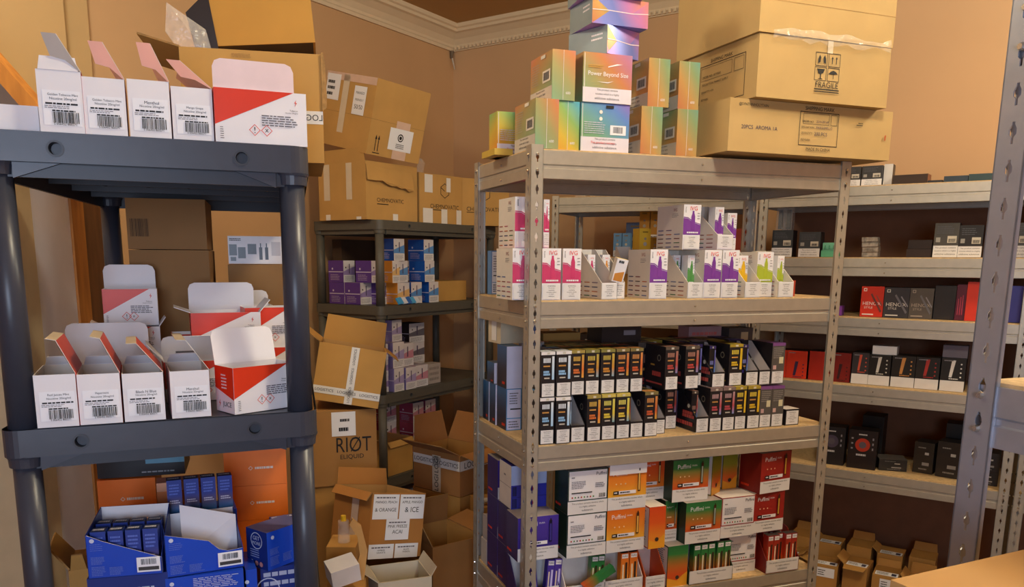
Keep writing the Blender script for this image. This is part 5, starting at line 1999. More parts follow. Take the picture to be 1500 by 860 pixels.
# level 2
z = LR[1] + .0015
Rr(devbox(.080, .07, .106, '#33363c', '#26282d', 'warn', seed=2), 'dark slate box with warning label under a clear pack, right wall rack', .045, .05, z)
mb = MB()
mb.box(0, .062, 0, .04, 0, .088, film())
mb.box(.006, .02, .01, .03, .004, .08, mat('#5d666e', .3, .3))
mb.box(.038, .052, .01, .03, .004, .08, mat('#4b535a', .3, .3))
Kit('clear_pack', 'pack', mb).spawn('clear plastic pack with metal tubes standing on the left slate box', FR2.at(.053, .06, z + .1065), yr)
Rr(devbox(.080, .07, .097, '#3a3c41', '#292a2f', 'warn', seed=3), 'dark slate box with warning label left of the mint green pack', .150, .05, z)
mb = MB()
mb.box(0, .062, 0, .04, 0, .026, mat('#5fae88', .35))
mb.box(.004, .058, .003, .037, .026, .055, mat('#78bd9b', .35))
for x in (.014, .03, .046):
    mb.cyl((x, -.001, .03), (x, -.003, .045), .004, mat('#4d9474', .35), .002, 8)
Rr(Kit('mint_pack', 'pack', mb), 'mint green pack of two stacked layers on the right wall rack', .236, .05, z)
mb = MB()
r = random.Random(6)
for k in range(4):
    x = r.uniform(0, .008)
    mb.slab([(x, 0, .019 * k), (x + .055, .0, .019 * k + .001), (x + .058, .04, .019 * k + .001), (x + .002, .04, .019 * k)], .017, mat('#b8b3ad', .2, .7, .5, 60, .6))
Rr(Kit('foil_pouch_stack', 'pouch', mb), 'pile of four crinkled silver foil packs on the right wall rack', .378, .05, z)
Rr(devbox(.082, .06, .030, '#2f2320', '#241a18', 'plain'), 'low brown-black box at the bottom of a pair with a pale stripe', .536, .055, z)
k = devbox(.078, .06, .032, '#271d1b', '#1e1615', 'plain')
Rr(k, 'low brown-black box stacked on another, left of the grey warning label box', .540, .055, z + .0305)
Rr(devbox(.078, .07, .122, '#4a4743', '#2e2b29', 'warn', top='#55524d', seed=5), 'grey box with warning label and yellow mark, second shelf down', .623, .05, z)
Rr(devbox(.074, .07, .113, '#2b2827', '#211e1d', 'warn', seed=6), 'black box with warning label right of the grey one, second shelf down', .7015, .055, z)
Rr(devbox(.070, .07, .118, '#4a4743', '#2e2b29', 'warn', seed=7), 'grey box with warning label just right of the nearest upright, second shelf down', .845, .05, z)
# level 3
z = LR[2] + .0015
Rr(devbox(.055, .05, .037, '#7a3f9c', None, 'plain', top='#8f57ae'), 'small purple box alone at the left of the third shelf down', .275, .05, z)
Rr(devbox(.079, .07, .116, '#c8321f', '#5a1712', 'xenox', '#e9d6cf', seed=1), 'bright red boxed device set, left of the black and grey ones of the same make', .396, .05, z)
Rr(devbox(.086, .07, .113, '#3a373b', '#242226', 'xenox', '#d6cfc4', seed=2), 'black boxed device set between the bright red one and the grey one', .4765, .05, z)
Rr(devbox(.078, .07, .113, '#59514a', '#2b2724', 'xenox', '#a8988a', seed=3), 'brownish grey boxed device set right of the black one', .564, .05, z)
Rr(devbox(.068, .07, .124, '#2a2625', '#211d1c', 'plain'), 'plain near black box right of the brownish grey device set', .6445, .06, z)
Rr(devbox(.031, .09, .130, '#5a1a2c', '#3b1220', 'vert', '#b03a50'), 'narrow plum red box left of the bright orange-red one', .7145, .05, z)
Rr(devbox(.070, .09, .140, '#d8381f', '#7a1c14', 'plain', top='#c9c3bd'), 'tall orange-red box half hidden by the nearest upright', .7465, .045, z)
Rr(devbox(.045, .07, .12, '#4b3f33', '#2f2721', 'warn', seed=9), 'brown box with pale label right of the nearest upright, third shelf down', .828, .06, z)
Rr(devbox(.035, .07, .128, '#3c3a8c', '#26245a', 'plain'), 'indigo box beside the right rear upright, third shelf down', .880, .05, z)
# level 4
z = LR[3] + .0015
Rr(devbox(.086, .09, .113, '#cf3a22', '#3a1512', 'device', '#3a2a4a', seed=1), 'orange-red device box at the left end of the fourth shelf down', .05, .05, z)
Rr(devbox(.08, .09, .113, '#cf3a22', '#2c1512', 'device', '#3a2a4a', seed=2), 'orange-red device box with dark side, second from the left on the fourth shelf down', .137, .05, z)
Rr(devbox(.08, .09, .116, '#a82a1c', '#2c1512', 'plain', seed=2), 'darker red box behind the slim upright, third from the left on the fourth shelf down', .2245, .05, z)
Rr(devbox(.072, .09, .116, '#7c2019', '#2c1512', 'device', '#3a1a1a', seed=3), 'dull red device box left of the black and white ones', .3085, .05, z)
cols = [('#c9543c', .386, .060, .122), ('#cfc9bf', .447, .075, .118), ('#c98a4a', .5265, .080, .12), ('#a8322c', .6085, .078, .12), ('#e3dfdb', .6915, .078, .123)]
nm = ['red device print, left end', 'silver device print', 'copper device print, middle', 'dark red print, no device visible', 'bright white device print, right end']
for i, (c, u, w, h) in enumerate(cols):
    Rr(devbox(w, .09, h, '#26221f' if i else '#3a3436', '#1f1b1a', 'device', c, split=.32, seed=i), 'black over white device box on the fourth shelf down, %s' % nm[i], u, .045, z, 0, 'black over white device boxes')
Rr(devbox(.085, .06, .033, '#d9d6d8', None, 'plain'), 'small plain white box lying on the silver print device box', .452, .06, z + .1225 if False else z + .1190)
Rr(devbox(.08, .06, .045, '#6d6672', '#4b4750', 'plain', top='#8a8492'), 'dull violet grey box lying on the bright white print device box', .69, .06, z + .124)
# level 5
z = LR[4] + .0015
Rr(devbox(.100, .08, .155, '#231f21', '#191617', 'glow', '#4a3f52', seed=1), 'black box with dim violet print, leftmost on the fifth shelf down', .284, .05, z, .05)
Rr(devbox(.104, .08, .155, '#231a19', '#191617', 'glow', '#a8321c', seed=2), 'black box with red glowing print on the fifth shelf down', .398, .045, z, .05)
Rr(devbox(.100, .09, .045, '#2a2623', '#1f1b1a', 'label', '#8a857f', top='#6b6763'), 'flat black box lying right of the red glowing print box', .512, .07, z, .3)
Rr(devbox(.08, .1, .19, '#1f1b1b', None, 'plain'), 'dark box standing behind the red glowing print box', .42, .20, z)
Rr(devbox(.07, .08, .122, '#2f2a27', '#1f1b1a', 'label', '#8a857f', seed=4), 'charcoal box with small label, left one of the pair on the fifth shelf down', .625, .12, z, -.15)
Rr(devbox(.085, .08, .138, '#302a28', '#1f1b1a', 'label', '#8a857f', seed=5), 'charcoal box with small label, right one of the pair on the fifth shelf down', .705, .10, z, -.15)
Rr(devbox(.09, .09, .19, '#1c1919', None, 'plain'), 'dark box standing behind the charcoal pair on the fifth shelf down', .72, .21, z)
Rr(devbox(.085, .08, .05, '#2a2523', None, 'label', '#8a857f', seed=6), 'charcoal box with labels right of the nearest upright, lower of two', .825, .06, z)
Rr(devbox(.085, .08, .07, '#2a2523', None, 'label', '#8a857f', seed=8), 'charcoal box with labels right of the nearest upright, upper of two', .825, .06, z + .051)
# bottom shelf: small open brown cartons
def smallopen(w, d, h, lab=True, fl=(('L', .03, 60),), seed=1):
    ex = []
    if lab:
        lb = MB()
        f = face(lb, 'T', w, d, h)
        f.k = 3
        f.rect(.08, .05, .95, .42, LABEL)
        f.dashes(.14, .12, .6, .36, INK, 3, seed, .4)
        f.rect(.7, .12, .88, .34, mat('#3a3a55', .5))
        if seed in (1, 3):
            f = face(lb, 'F', w, d, h)
            f.k = 3
            f.rect(.3, .55, .9, .9, LABEL)
            f.dashes(.35, .6, .6, .84, INK, 3, seed, .4)
        ex = [('label', lb, 'white printed label')]
    return carton(w, d, h, KRAFT2, flaps=fl, bevel=0, extra=ex)
z = LR[5] + .0015
yw1, r = yr, random.Random(8)
fc = [(.155, .05, .083, .12, .13), (.285, .045, .115, .11, .115), (.42, .05, .09, .12, .135), (.53, .045, .095, .12, .12), (.645, .05, .10, .12, .115), (.765, .05, .09, .12, .12)]
fln = [(('F', .05, 70), ('R', .03, 60)), (('L', .04, 70),), (('F', .045, 95), ('L', .04, 50)), (('B', .03, 20),), (('B', .05, -5), ('L', .03, 40)), (('B', .04, 25),)]
for i, (u, v, w, d, h_) in enumerate(fc):
    Rr(smallopen(w, d, h_, True, fln[i], i), 'small open brown carton in the front row of the bottom shelf, %s' % ORD[i], u, v, z, r.uniform(-.06, .06), 'small open cartons, front row')
for i in range(6):
    Rr(smallopen(.095, .11, .16 + .01 * (i % 2), i % 2 == 0, (('B', .035, 10),) if i % 2 else (('L', .03, 50),), 9 + i), 'small open brown carton in the rear row of the bottom shelf, %s' % ORD[i], .05 + i * .118, .20, z, r.uniform(-.05, .05), 'small open cartons, rear row')

# third rack at the far right: a few boxes on it
for j, (z_, c) in enumerate(((LR[1], '#4a4743'), (LR[3], '#2c2826'))):
    devbox(.1, .08, .12, c, '#26231f', 'warn', seed=4 + j).spawn('dark box at the far right edge on the rack beyond the nearest one, %s' % ('upper', 'lower')[j], FR3.at(.06, .05, z_ + .0015), yr)
carton(.20, .18, .20, KRAFT, seam=False).spawn('brown carton at the far right edge on top of the far rack', FR3.at(.03, .1, LR[0] + .0015), yr)

# ================================================================== FAR CORNER RACK
y1 = FR1.yaw
def C1(k, lab, u, v, z, dr=0, g=None):
    return k.spawn(lab, FR1.at(u, v, z), y1 + dr, g)
zc = 1.5465
C1(ybox('#5f8fc0', .038, .105), 'light blue pack with a round gold figure on the far corner rack, left one', .245, .06, zc)
C1(ybox('#5f8fc0', .036, .105), 'light blue pack on the far corner rack, right one', .286, .06, zc)
C1(ybox('#4b5f8f', .085, .155, .05), 'dull blue box standing behind the two light blue packs', .285, .13, zc)
C1(ybox('#c98f2a', .046, .15, .05), 'ochre pack with grey figure on the far corner rack, left of a pair', .352, .105, zc + .06)
C1(ybox('#c98f2a', .044, .15, .05), 'ochre pack with grey figure on the far corner rack, right of a pair', .402, .105, zc + .06)
mb = MB()
mb.box(0, .10, 0, .07, 0, .058, KRAFT2)
C1(Kit('cardboard_box', 'box', mb), 'small brown box under the two ochre packs on the far corner rack', .35, .095, zc)
C1(devbox(.09, .08, .12, '#b5451f', '#5a2a18', 'plain'), 'orange box on the far corner rack seen between the uprights', .74, .06, zc)
for i, (u, w, c, hh) in enumerate(((.06, .05, '#c9c3b6', .006), (.13, .05, '#c9c3b6', .007), (.20, .04, '#d2cbbf', .007), (.29, .12, '#d98a2c', .012))):
    C1(devbox(w, .05, hh, c, None, 'plain'), ['thin white packet lying on top of the far corner rack, leftmost', 'thin white packet lying on top of the far corner rack, middle', 'thin white packet beside the orange one on the far corner rack top',
        'flat orange packet lying on top of the far corner rack'][i], u, .05, 1.8165)
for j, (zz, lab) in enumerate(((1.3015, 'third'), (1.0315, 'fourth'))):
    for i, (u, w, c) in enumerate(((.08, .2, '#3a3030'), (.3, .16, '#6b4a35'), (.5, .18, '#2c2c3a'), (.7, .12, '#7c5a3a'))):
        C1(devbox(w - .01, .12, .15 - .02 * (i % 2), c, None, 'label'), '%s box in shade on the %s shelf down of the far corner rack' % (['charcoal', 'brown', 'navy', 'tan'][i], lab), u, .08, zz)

# ================================================================== CORNER PLASTIC SHELVING
yg = FG2.yaw
def G(k, lab, s_, t, z, dr=0, g=None):
    return k.spawn(lab, FG2.at(s_, t, z), yg + dr, g)

def gbox(c, w=.075, d=.098, h=.1, dim=0):
    """small carton: coloured long side (left), white end with a slim picture (front)"""
    pal = {'purple': ('#5c3a8c', '#9a86b8'), 'blue': ('#1f55a8', '#5f93cf'), 'orange': ('#e0912c', '#e3b87a'), 'pink': ('#9c3a5a', '#c98a9a'), 'black': ('#26232b', '#6f6870'), 'lilac': ('#8d7fb8', '#a99ac6')}[c]
    mb = MB()
    sm = mat(pal[0], .4)
    mb.box(0, w, 0, d, 0, h, {'*': sm, 'F': mat('#dcd4d4', .5), 'T': mat('#b7a9b8' if c != 'black' else '#3b363d', .5)})
    f = face(mb, 'F', w, d, h)
    f.poly([(0, .34), (1, .34), (1, .72), (.5, .62), (0, .5)], mat(pal[1], .4))
    f.rect(.48, .4, .56, .85, mat('#5a4a62', .4))
    f.circle(.2, .68, .004, INK, 10)
    f.rect(0, 0, 1, .32, WARN_BG)
    f.dashes(.1, .05, .9, .28, GREYINK, 4, 3, .3)
    g = face(mb, 'L', w, d, h)
    g.rect(.02, .46, .98, .5, mat('#cfc6d6', .5))
    g.circle(.28, .62, .005, mat('#cfc6d6', .5), 10)
    g.dashes(.15, .08, .75, .38, mat('#a99ab8', .5), 4, 5, .4)
    return Kit('vape_box', 'box', mb)
z2_ = 1.3215
P2 = [
    ('purple', .03, .255, 0, 'left end of the lower row'), ('purple', .03, .153, 0, 'second in the lower row'), ('purple', .105, .10, 0, 'next to the corner post in the lower row'),
    ('purple', .03, .257, 1, 'left end of the upper row'), ('purple', .05, .10, 1, 'next to the corner post in the upper row'),
]
for c, s_, t, lay, wh in P2:
    G(gbox(c, .075), 'purple sided carton on the corner unit, %s' % wh, s_, t, z2_ + .1008 * lay, 0, 'purple sided cartons, corner unit')
for c, s_, w, lay, t, wh in (('orange', .115, .05, 1, .03, 'orange sided carton with white end right of the corner post, upper'), ('orange', .150, .085, 0, .03, 'orange sided carton with white end right of the corner post, lower'),
                      ('blue', .185, .075, 1, .06, 'blue sided carton between the orange one and the blue stack'), ('blue', .352, .075, 1, .03, 'blue sided carton in the middle of the blue stack'),
                      ('blue', .384, .075, 0, .03, 'blue sided carton at the bottom of the blue stack'), ('blue', .352, .075, 2, .035, 'blue sided carton on top of the blue stack'),
                      ('blue', .15, .075, 2, .05, 'dark blue sided carton on top behind the corner post'), ('blue', .26, .08, 0, .04, 'blue sided carton at the bottom between orange and blue')):
    G(gbox(c, w), wh + ' in the corner unit', s_, t, z2_ + .1008 * lay)
G(gbox('blue', .075), 'blue sided carton in the second column under the topmost left blue one', .24, .15, z2_)
mb = MB()
r = random.Random(4)
for k in range(5):
    x = .13 + .03 * k
    mb.slab([(x, .0, 0), (x + .035, .0, .004), (x + .03, .018, .03 + r.uniform(0, .01)), (x - .004, .018, .028)], .006, mat(['#3f9fd6', '#d9dde6', '#2a66b8', '#4aa8dc', '#cfd6e2'][k], .3))
tag(link('foil_packets', mb.mesh('foil_packets')), 'crumpled blue and white packets in front of the lower orange carton in the corner unit', 'packets', kind='stuff')
o = bpy.data.objects['foil_packets']
o.location = FG2.at(-.0, .008, z2_)
o.rotation_euler = (0, 0, yg)
carton(.26, .2, .10, KRAFT).spawn('brown carton lying right of the blue stack on the corner unit', FG2.at(.475, .06, z2_), yg)
for i, s_ in enumerate((.56, .60)):
    G(gbox('pink', .07, .1, .1), 'pink and grey carton standing behind the brown carton on the corner unit, %s' % ('lower', 'upper')[i], .50, .27, z2_ + .1008 * i)
carton(.10, .32, .29, mat('#3d2c1f', .85), seam=False).spawn('dark brown carton in the shade behind the purple cartons', FG2.at(.20, .255, z2_) + FG2.v * -.0, yg) if False else None
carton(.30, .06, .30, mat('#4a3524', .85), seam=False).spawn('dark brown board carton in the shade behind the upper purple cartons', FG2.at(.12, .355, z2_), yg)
# shelf below
z3_ = .9145
L3 = [('purple', .03, .255, 3), ('purple', .03, .153, 3), ('purple', .04, .05, 3)]
for j in range(4):
    for i, (s_, t) in enumerate(((.03, .255), (.03, .153), (.03, .052))):
        if j == 3 and i == 2:
            continue
        G(gbox('purple', .07, .098, .075), 'purple carton in the shade behind the open brown carton, %s column, %s' % (['left', 'middle', 'right'][i], ['bottom', 'second up', 'third up', 'top'][j]), s_, t, z3_ + .0758 * j, 0, 'purple cartons in shade')
G(gbox('lilac', .07, .1, .11), 'white ended lilac carton in the lower left of the loose pile', .105, .02, z3_)
G(gbox('lilac', .075, .1, .105), 'white ended lilac carton second in the bottom of the loose pile', .19, .02, z3_)
G(gbox('pink', .095, .12, .105), 'rose sided carton with white end in the loose pile', .275, .03, z3_)
G(gbox('lilac', .08, .1, .12), 'white ended lilac carton standing on the loose pile, nearer the corner post', .11, .03, z3_ + .111)
G(gbox('pink', .09, .1, .11), 'rose ended carton on the loose pile next to the lilac one', .205, .06, z3_ + .1065)
G(gbox('lilac', .07, .1, .10), 'lilac carton topmost of the loose pile under the shelf', .14, .06, z3_ + .232)
mb = MB()
mb.box(0, .10, 0, .06, 0, .10, mat('#b0a49c', .5))
q = face(mb, 'F', .1, .06, .1)
q.dashes(.1, .1, .9, .9, mat('#8f857f', .5), 3, 3, .5)
G(Kit('shrink_wrapped_pack', 'pack', mb), 'grey shrink wrapped bundle at the right of the loose pile', .385, .04, z3_)
for j in range(3):
    G(gbox('black', .12, .1, .098), 'black carton in the shaded stack right of the loose pile, %s' % ['bottom', 'middle', 'top'][j], .385, .16, z3_ + .099 * j, 0, 'black cartons in shade')
# third shelf of the corner unit
z4_ = .5105
carton(.19, .26, .165, KRAFT, open_=True, flaps=(('L', .10, 70), ('F', .03, 150), ('B', .08, 50))).spawn('open brown carton on the lower shelf of the corner unit right of its post', FG2.at(.056, .03, z4_), yg)
for j in range(3):
    for i in range(3):
        G(gbox('pink', .085, .09, .1), 'pink carton in the shade behind the lower open carton, %s column, %s' % (['left', 'middle', 'right'][i], ['bottom', 'middle', 'top'][j]), .26 + .1 * i, .22 if i < 1 else .12, z4_ + .1008 * j, 0, 'pink cartons in shade')
z5_ = .1015
for i in range(5):
    G(gbox(['blue', 'pink', 'blue', 'purple', 'blue'][i], .10, .12, .28), '%s carton on the bottom shelf of the corner unit, %s' % (['blue', 'pink', 'navy blue', 'purple', 'blue'][i], ORD[i]), .03 + .13 * i, .05, z5_)

# cartons on top of the corner unit
def chem(mb, w, d, h, u0=.25, u1=.9, hexa=True):
    f = face(mb, 'F', w, d, h)
    f.text('CHEMNOVATIC', u0, .28, u1, .42, INK)
    f.rect(u0, .27, u0 + (u1 - u0) * .42, .285, INK)
    if hexa:
        cx = (u0 + u1) / 2
        rr = .036
        pts = [(cx + math.sin(k * math.pi / 3) * rr / w, .68 + math.cos(k * math.pi / 3) * rr / h) for k in range(6)]
        ptn = [(cx + math.sin(k * math.pi / 3) * rr * .9 / w, .68 + math.cos(k * math.pi / 3) * rr * .9 / h) for k in range(6)]
        f.k += 1
        for k in range(6):
            f.poly([pts[k], pts[(k + 1) % 6], ptn[(k + 1) % 6], ptn[k]], INK, False)
        f.poly([pts[5], (cx, .68), (cx, .665), (pts[5][0], pts[5][1] - .02)], INK, False)
zt = 1.7025
KR3 = mat('#c49756', .8, 0, .07, 7, .15)
tornf = MB()
r = random.Random(2)
top_ = [(.0, -.004, .235), (.30, -.004, .215)]
bot = [(.30 - .03 * i, -.012 - r.uniform(0, .006), .135 + .004 * i + r.uniform(-.007, .007)) for i in range(11)]
tornf.slab(top_ + bot, .003, KR3, EDGE)
tp = [('L', .12, .35, .25, .98, TAPE, None), ('L', .60, .35, .72, .98, TAPE, None), ('L', .15, .0, .25, .1, TAPEW, None), ('L', .8, 0, .9, .05, TAPEW, None), ('F', .5, 0, .6, .12, TAPEW, None)]
carton(.34, .30, .25, KR3, decor=lambda mb, w, d, h: chem(mb, w, d, h, .2, .72, False), tapes=tp, seam=False, flaps=(('L', .055, 4),), extra=[('torn_flap', tornf, 'torn front flap hanging over the lettering')]).spawn(
    'brown carton with torn front flap and lettering on the corner unit, under the tilted one', FG2.at(-.035, .045, zt), yg - .03)
def marks2(mb, w, d, h):
    f = face(mb, 'F', w, d, h)
    f.rect(0, .47, 1, .475, EDGE)
    for u in (.13, .18):
        f.rect(u, .06, u + .012, .24, INK)
        f.poly([(u - .012, .22), (u + .024, .22), (u + .006, .28)], INK)
    f.rect(.1, .03, .23, .04, INK)
    g = face(mb, 'L', w, d, h)
    g.rect(0, .47, 1, .475, EDGE)
lb = MB()
f = face(lb, 'F', .316, .345, .31)
f.k = 6
f.rect(.36, .12, .8, .42, LABEL)
f.circle(.57, .3, .017, INK, 20, .012)
f.circle(.57, .3, .008, INK, 16)
f.dashes(.5, .15, .66, .22, GREYINK, 3, 3, .5)
g = face(lb, 'L', .316, .345, .31)
g.k = 6
lb2 = MB()
g = face(lb2, 'L', .316, .345, .31)
g.k = 6
g.rect(.60, .48, .84, .86, LABEL)
g.para(['MANGO', 'FRIENDLY', '50/50'], .64, .52, .8, .8, INK)
lb3 = MB()
g = face(lb3, 'L', .316, .345, .31)
g.k = 6
g.rect(.02, .62, .3, .97, LABEL)
g.dashes(.05, .66, .2, .9, INK, 3, 7, .5)
tp = [('F', .46, 0, .72, .52, mat('#d9b8a4', .4), None), ('L', .0, .90, 1, 1.0, mat('#d9b8a4', .4), None), ('L', .36, .2, .48, .98, TAPE, None)]
k = carton(.316, .345, .31, KR3, decor=marks2, tapes=tp, seam=True, extra=[('label', lb, 'white label with a round mark'), ('label', lb2, 'white address label'), ('label', lb3, 'white shipping label')])
k.spawn('tilted brown carton with white labels and fragile tape, topmost on the corner unit', (-.504, 3.58, 1.978), .841, tilt=(.231, .052))
tp = [('F', .12, .62, .3, .98, TAPEW, None), ('F', .08, .0, .3, .3, TAPEW, None), ('F', .5, .0, .64, .3, TAPEW, None), ('F', .86, .0, .98, .3, TAPEW, None), ('F', .62, .66, .72, .95, TAPEW, None)]
carton(.315, .29, .232, KR3, decor=lambda mb, w, d, h: chem(mb, w, d, h, .25, .92), tapes=tp, seam=False).spawn('brown carton with hexagon logo and lettering in the middle of the corner unit top', FG2.at(.332, .045, zt), yg - .07)
tp = [('F', .3, .0, .42, .14, TAPEW, None)]
carton(.28, .30, .232, KR3, decor=lambda mb, w, d, h: chem(mb, w, d, h, .1, .85), tapes=tp, seam=False).spawn('brown carton with hexagon logo turned towards the rack, right end of the corner unit top', FG2.at(.655, .03, zt) + Vector((0, 0, 0)), yg - .45)
mb = MB()
r = random.Random(9)
vs = []
for j in range(4):
    for i in range(5):
        vs.append((.012 * i + r.uniform(-.006, .006), r.uniform(-.012, .012), .022 * j + r.uniform(-.004, .004)))
mb.add(vs, [(j * 5 + i, j * 5 + i + 1, (j + 1) * 5 + i + 1, (j + 1) * 5 + i) for j in range(3) for i in range(4)], film())
Kit('plastic_wrap', 'wrap', mb).spawn('tuft of clear plastic wrap sticking up on the middle hexagon carton', FG2.at(.335, .06, zt + .233), yg)

# ================================================================== PILE OF CARTONS IN THE MIDDLE
def logi(side, u0, v0, u1, v1, n=3, rot=False):
    return (side, u0, v0, u1, v1, TAPEW, ('LOGISTICS', INK, rot, n))
# stack left: support, RIOT carton, open carton
FP = Frame(-.585, 2.62, .30)
carton(.27, .30, .36, KRAFT2, seam=False).spawn('brown carton at the foot of the stack carrying the RIOT carton', FP.at(-.03, .01, .10), FP.yaw)
carton(.30, .32, .098, KRAFT2, seam=False).spawn('low brown carton on the floor under the left carton stack', FP.at(-.04, 0, .001), FP.yaw)
carton(.26, .28, .30, KRAFT2, seam=False).spawn('brown carton second from the floor in the left carton stack', FP.at(-.03, .01, .461), FP.yaw) 
def riot(mb, w, d, h):
    f = face(mb, 'F', w, d, h)
    f.text('RI\u00d8T', .42, .44, .92, .64, INK, stretch=True)
    f.text('ELIQUID', .42, .34, .86, .41, INK)
lb = MB()
f = face(lb, 'F', .24, .26, .262)
f.k = 5
f.rect(.36, .66, .7, .98, LABEL)
f.dashes(.48, .84, .62, .9, INK, 1, 3, .6)
f.dashes(.46, .72, .62, .78, INK, 1, 5, .8)
carton(.24, .26, .262, mat('#a97b45', .8, 0, .07, 8, .15), decor=riot, seam=True, extra=[('label', lb, 'white shipping label')]).spawn(
    'brown carton printed RIOT with a white label in the middle of the left carton stack', FP.at(-.005, .0, .762), FP.yaw + .02)
tp = [logi('F', -.0, .13, 1, .26, 3), logi('F', .48, 0, .60, 1, 3, True)]
carton(.225, .21, .195, mat('#c2934f', .8, 0, .07, 8, .15), open_=True, flaps=(('B', .09, -4), ('L', .11, 60), ('R', .05, 120)), tapes=tp).spawn(
    'open brown carton with lettered tape on top of the RIOT carton', FP.at(.018, .015, 1.036 + .030), FP.yaw - .15, tilt=(R_(-2), R_(10)))
# labelled open carton in front
FQ = Frame(-.338, 2.275, .719)
carton(.18, .20, .40, KRAFT2, seam=False).spawn('brown carton standing on the floor under the fruit label carton', FQ.at(.01, .005, .001), FQ.yaw)
carton(.18, .20, .19, KRAFT2, seam=False).spawn('brown carton between the floor and the fruit label carton', FQ.at(.01, .005, .402), FQ.yaw)
lb = MB()
f = face(lb, 'F', .20, .215, .20)
f.k = 4
for (u0, v0, u1, v1, l) in ((.02, .60, .49, .98, ['MANGO, PEACH', '& ORANGE']), (.51, .60, .98, .98, ['APPLE, MANGO', '& ICE']), (.28, .28, .72, .6, ['PINK FREEZE', 'ACAI']), (.0, -.1 + .1, .46, .22, ['HIMBEER', 'GRANATE']), (.48, .0, .92, .22, ['BLACK', 'PASSION'])):
    f.rect(u0, v0, u1, v1, LABEL)
    f.para(l, u0 + .04, v0 + .07, u1 - .04, v1 - .08, INK, fill=.7)
    f.dashes(u0 + .05, v1 - .07, u1 - .05, v1 - .03, GREYINK, 1, 3, .5)
carton(.20, .215, .20, mat('#b3793c', .8, 0, .07, 8, .15), open_=True, flaps=(('B', .055, 10), ('L', .03, 150)), tapes=[('L', .5, .12, .68, .93, mat('#d9c0b0', .4), None)],
       extra=[('label', lb, 'white fruit flavour labels')]).spawn('brown carton with five white flavour labels in front of the stack', FQ.at(-.005, .0, .642), FQ.yaw, tilt=(R_(-5), R_(11)))
# cream crumpled box below it
mb = MB()
CW = mat('#c4b9a4', .6, 0, .03)
walls(mb, .15, .13, .14, CW, CW, .004)
f = face(mb, 'F', .15, .13, .14)
f.rect(.42, .1, .5, .85, mat('#6a5aa8', .4))
f.rect(.4, 0, .52, 1, mat('#e3dccf', .3)) if False else None
Kit('cream_box', 'box', mb, [('flap', flap('L', .15, .13, .14, .06, 50, CW, None, .002)), ('flap', flap('R', .15, .13, .14, .03, 30, CW, None, .002))]).spawn(
    'open cream white box with a purple strip below the flavour label carton', (-.275, 2.02, .532), .35)
carton(.15, .13, .53, KRAFT2, seam=False).spawn('brown carton on the floor carrying the cream white box', (-.275, 2.02, .001), .35)
mb = MB()
mb.box(0, .075, 0, .06, 0, .05, {'*': mat('#dedade', .45)})
carton(.10, .12, .690, KRAFT2, seam=False).spawn('brown carton carrying the clutter beside the grey post', (-.395, 1.90, .001), .1)
Kit('small_white_box', 'box', mb, bevel=.001).spawn('small white box tossed on the clutter beside the grey post', (-.372, 1.90, .706), .5, tilt=(R_(12), R_(-10)))
mb = MB()
mb.cyl((0, 0, 0), (.0, .0, .06), .017, film(), .015, 14)
cp = MB()
cp.cyl((0, 0, .06), (0, 0, .075), .008, mat('#e0b020', .4), .007, 14)
Kit('plastic_bottle', 'bottle', mb, [('cap', cp, 'yellow cap')]).spawn('clear bottle with a yellow cap in the clutter beside the grey post', (-.378, 2.10, .761), 0)
carton(.08, .10, .758, KRAFT2, seam=False).spawn('narrow brown carton hidden behind the clutter, carrying the clear bottle', (-.42, 2.06, .001), 0.0)
mb = MB()
mb.slab([(0, 0, 0), (.035, 0, .0), (.045, .0, .08), (.03, 0, .15), (.008, 0, .17), (.0, 0, .155), (.02, 0, .12), (.025, 0, .07)], .012, mat('#c79a5c', .6))
Kit('cardboard_strip', 'cardboard', mb).spawn('bent strip of tan cardboard beside the clear bottle', (-.345, 2.00, .6925), .2)
mb = MB()
mb.box(0, .03, 0, .02, 0, .045, mat('#3f6f9c', .4))
Kit('vape_pack', 'vape pack', mb).spawn('small blue pack in the clutter beside the grey post', (-.36, 1.985, .6925), .4, tilt=(R_(0), R_(20)))

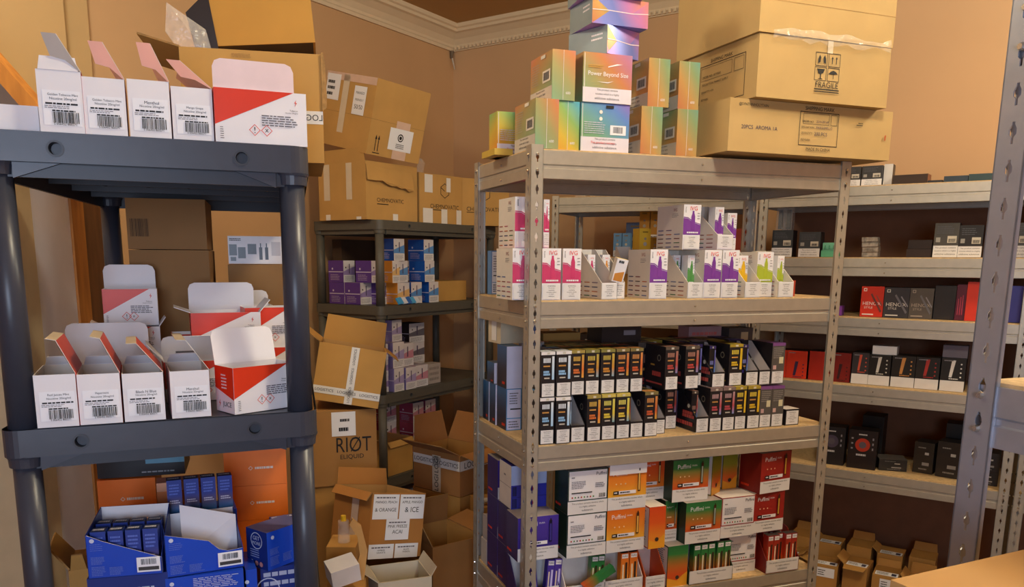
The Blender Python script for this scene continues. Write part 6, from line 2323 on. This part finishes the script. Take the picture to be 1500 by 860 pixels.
# taped open carton near the rack and the big open one below
FT = Frame(-.079, 2.90, .87)
tp = [logi('L', 0, .62, 1, .86, 2), logi('F', 0, .62, 1, .86, 1), ('L', .42, 0, .60, .9, TAPE, ('LOGI', INK, True, 2))]
fp = MB()
fpp = [('L', .10, 62, .01), ('B', .12, 8, .02), ('F', .10, 100), ('R', .12, 20, .015)]
carton(.20, .245, .16, mat('#a87440', .8, 0, .07, 8, .15), open_=True, flaps=fpp, tapes=tp, mi=KRAFT2).spawn(
    'open brown carton with lettered tape and sprawling flaps beside the rack', FT.at(.0, .0, .645), FT.yaw)
carton(.22, .25, .24, KRAFT2, seam=False).spawn('brown carton under the taped open carton beside the rack', FT.at(-.0, .0, .402), FT.yaw)
carton(.24, .27, .40, KRAFT2, seam=False).spawn('brown carton on the floor under the taped carton column', FT.at(-.01, .0, .001), FT.yaw)
FU = Frame(-.105, 2.45, .62)
carton(.20, .22, .26, mat('#a3713c', .8, 0, .07, 8, .15), open_=True, flaps=(('B', .10, -8), ('R', .085, 75), ('L', .08, 25)), mi=KRAFT2).spawn(
    'large open brown carton with a broad flap hanging towards the rack, below the taped one', FU.at(-.04, .03, .352), FU.yaw)
carton(.21, .23, .35, KRAFT2, seam=False).spawn('brown carton on the floor under the large open carton', FU.at(-.04, .03, .001), FU.yaw)
tp = [logi('F', .6, .1, .85, .9, 1, True)]
carton(.14, .16, .26, mat('#b0803f', .8, 0, .07, 8, .15), tapes=tp, seam=False).spawn('brown carton with lettered tape behind the rear left upright of the middle rack', (.0, 2.72, .402), .25)
carton(.16, .18, .40, KRAFT2, seam=False).spawn('brown carton on the floor behind the rear left upright of the middle rack', (-.01, 2.71, .001), .25)
mb = MB()
mb.cyl((0, 0, .013), (.06, .0, .02), .012, mat('#c9c0b6', .3), .006, 10)
mb.cyl((.06, 0, .02), (.13, .02, .012), .005, mat('#b98d55', .4), .005, 8)
Kit('bottle_brush', 'brush', mb).spawn('pale capped tube lying on the carton behind the rear left upright', (.0, 2.75, .664), .1)
carton(.17, .06, .35, KRAFT2, seam=False).spawn('brown carton standing upright behind the third shelf end of the middle rack', (.12, 3.0, .70), .2) if False else None

# ================================================================== NEAREST CARTON
FB = Frame(.338 + .15 * math.sin(.426), .62 - .15 * math.cos(.426), .426)
carton(.24, .15, .467, mat('#b98e56', .8, 0, .05, 9, .12), seam=False, bevel=.002).spawn('pale brown carton corner nearest the viewer at the bottom right', FB.at(0, 0, .805), FB.yaw)
carton(.24, .15, .803, KRAFT2, seam=False).spawn('brown carton standing on the floor under the nearest carton corner', FB.at(0, 0, .001), FB.yaw)
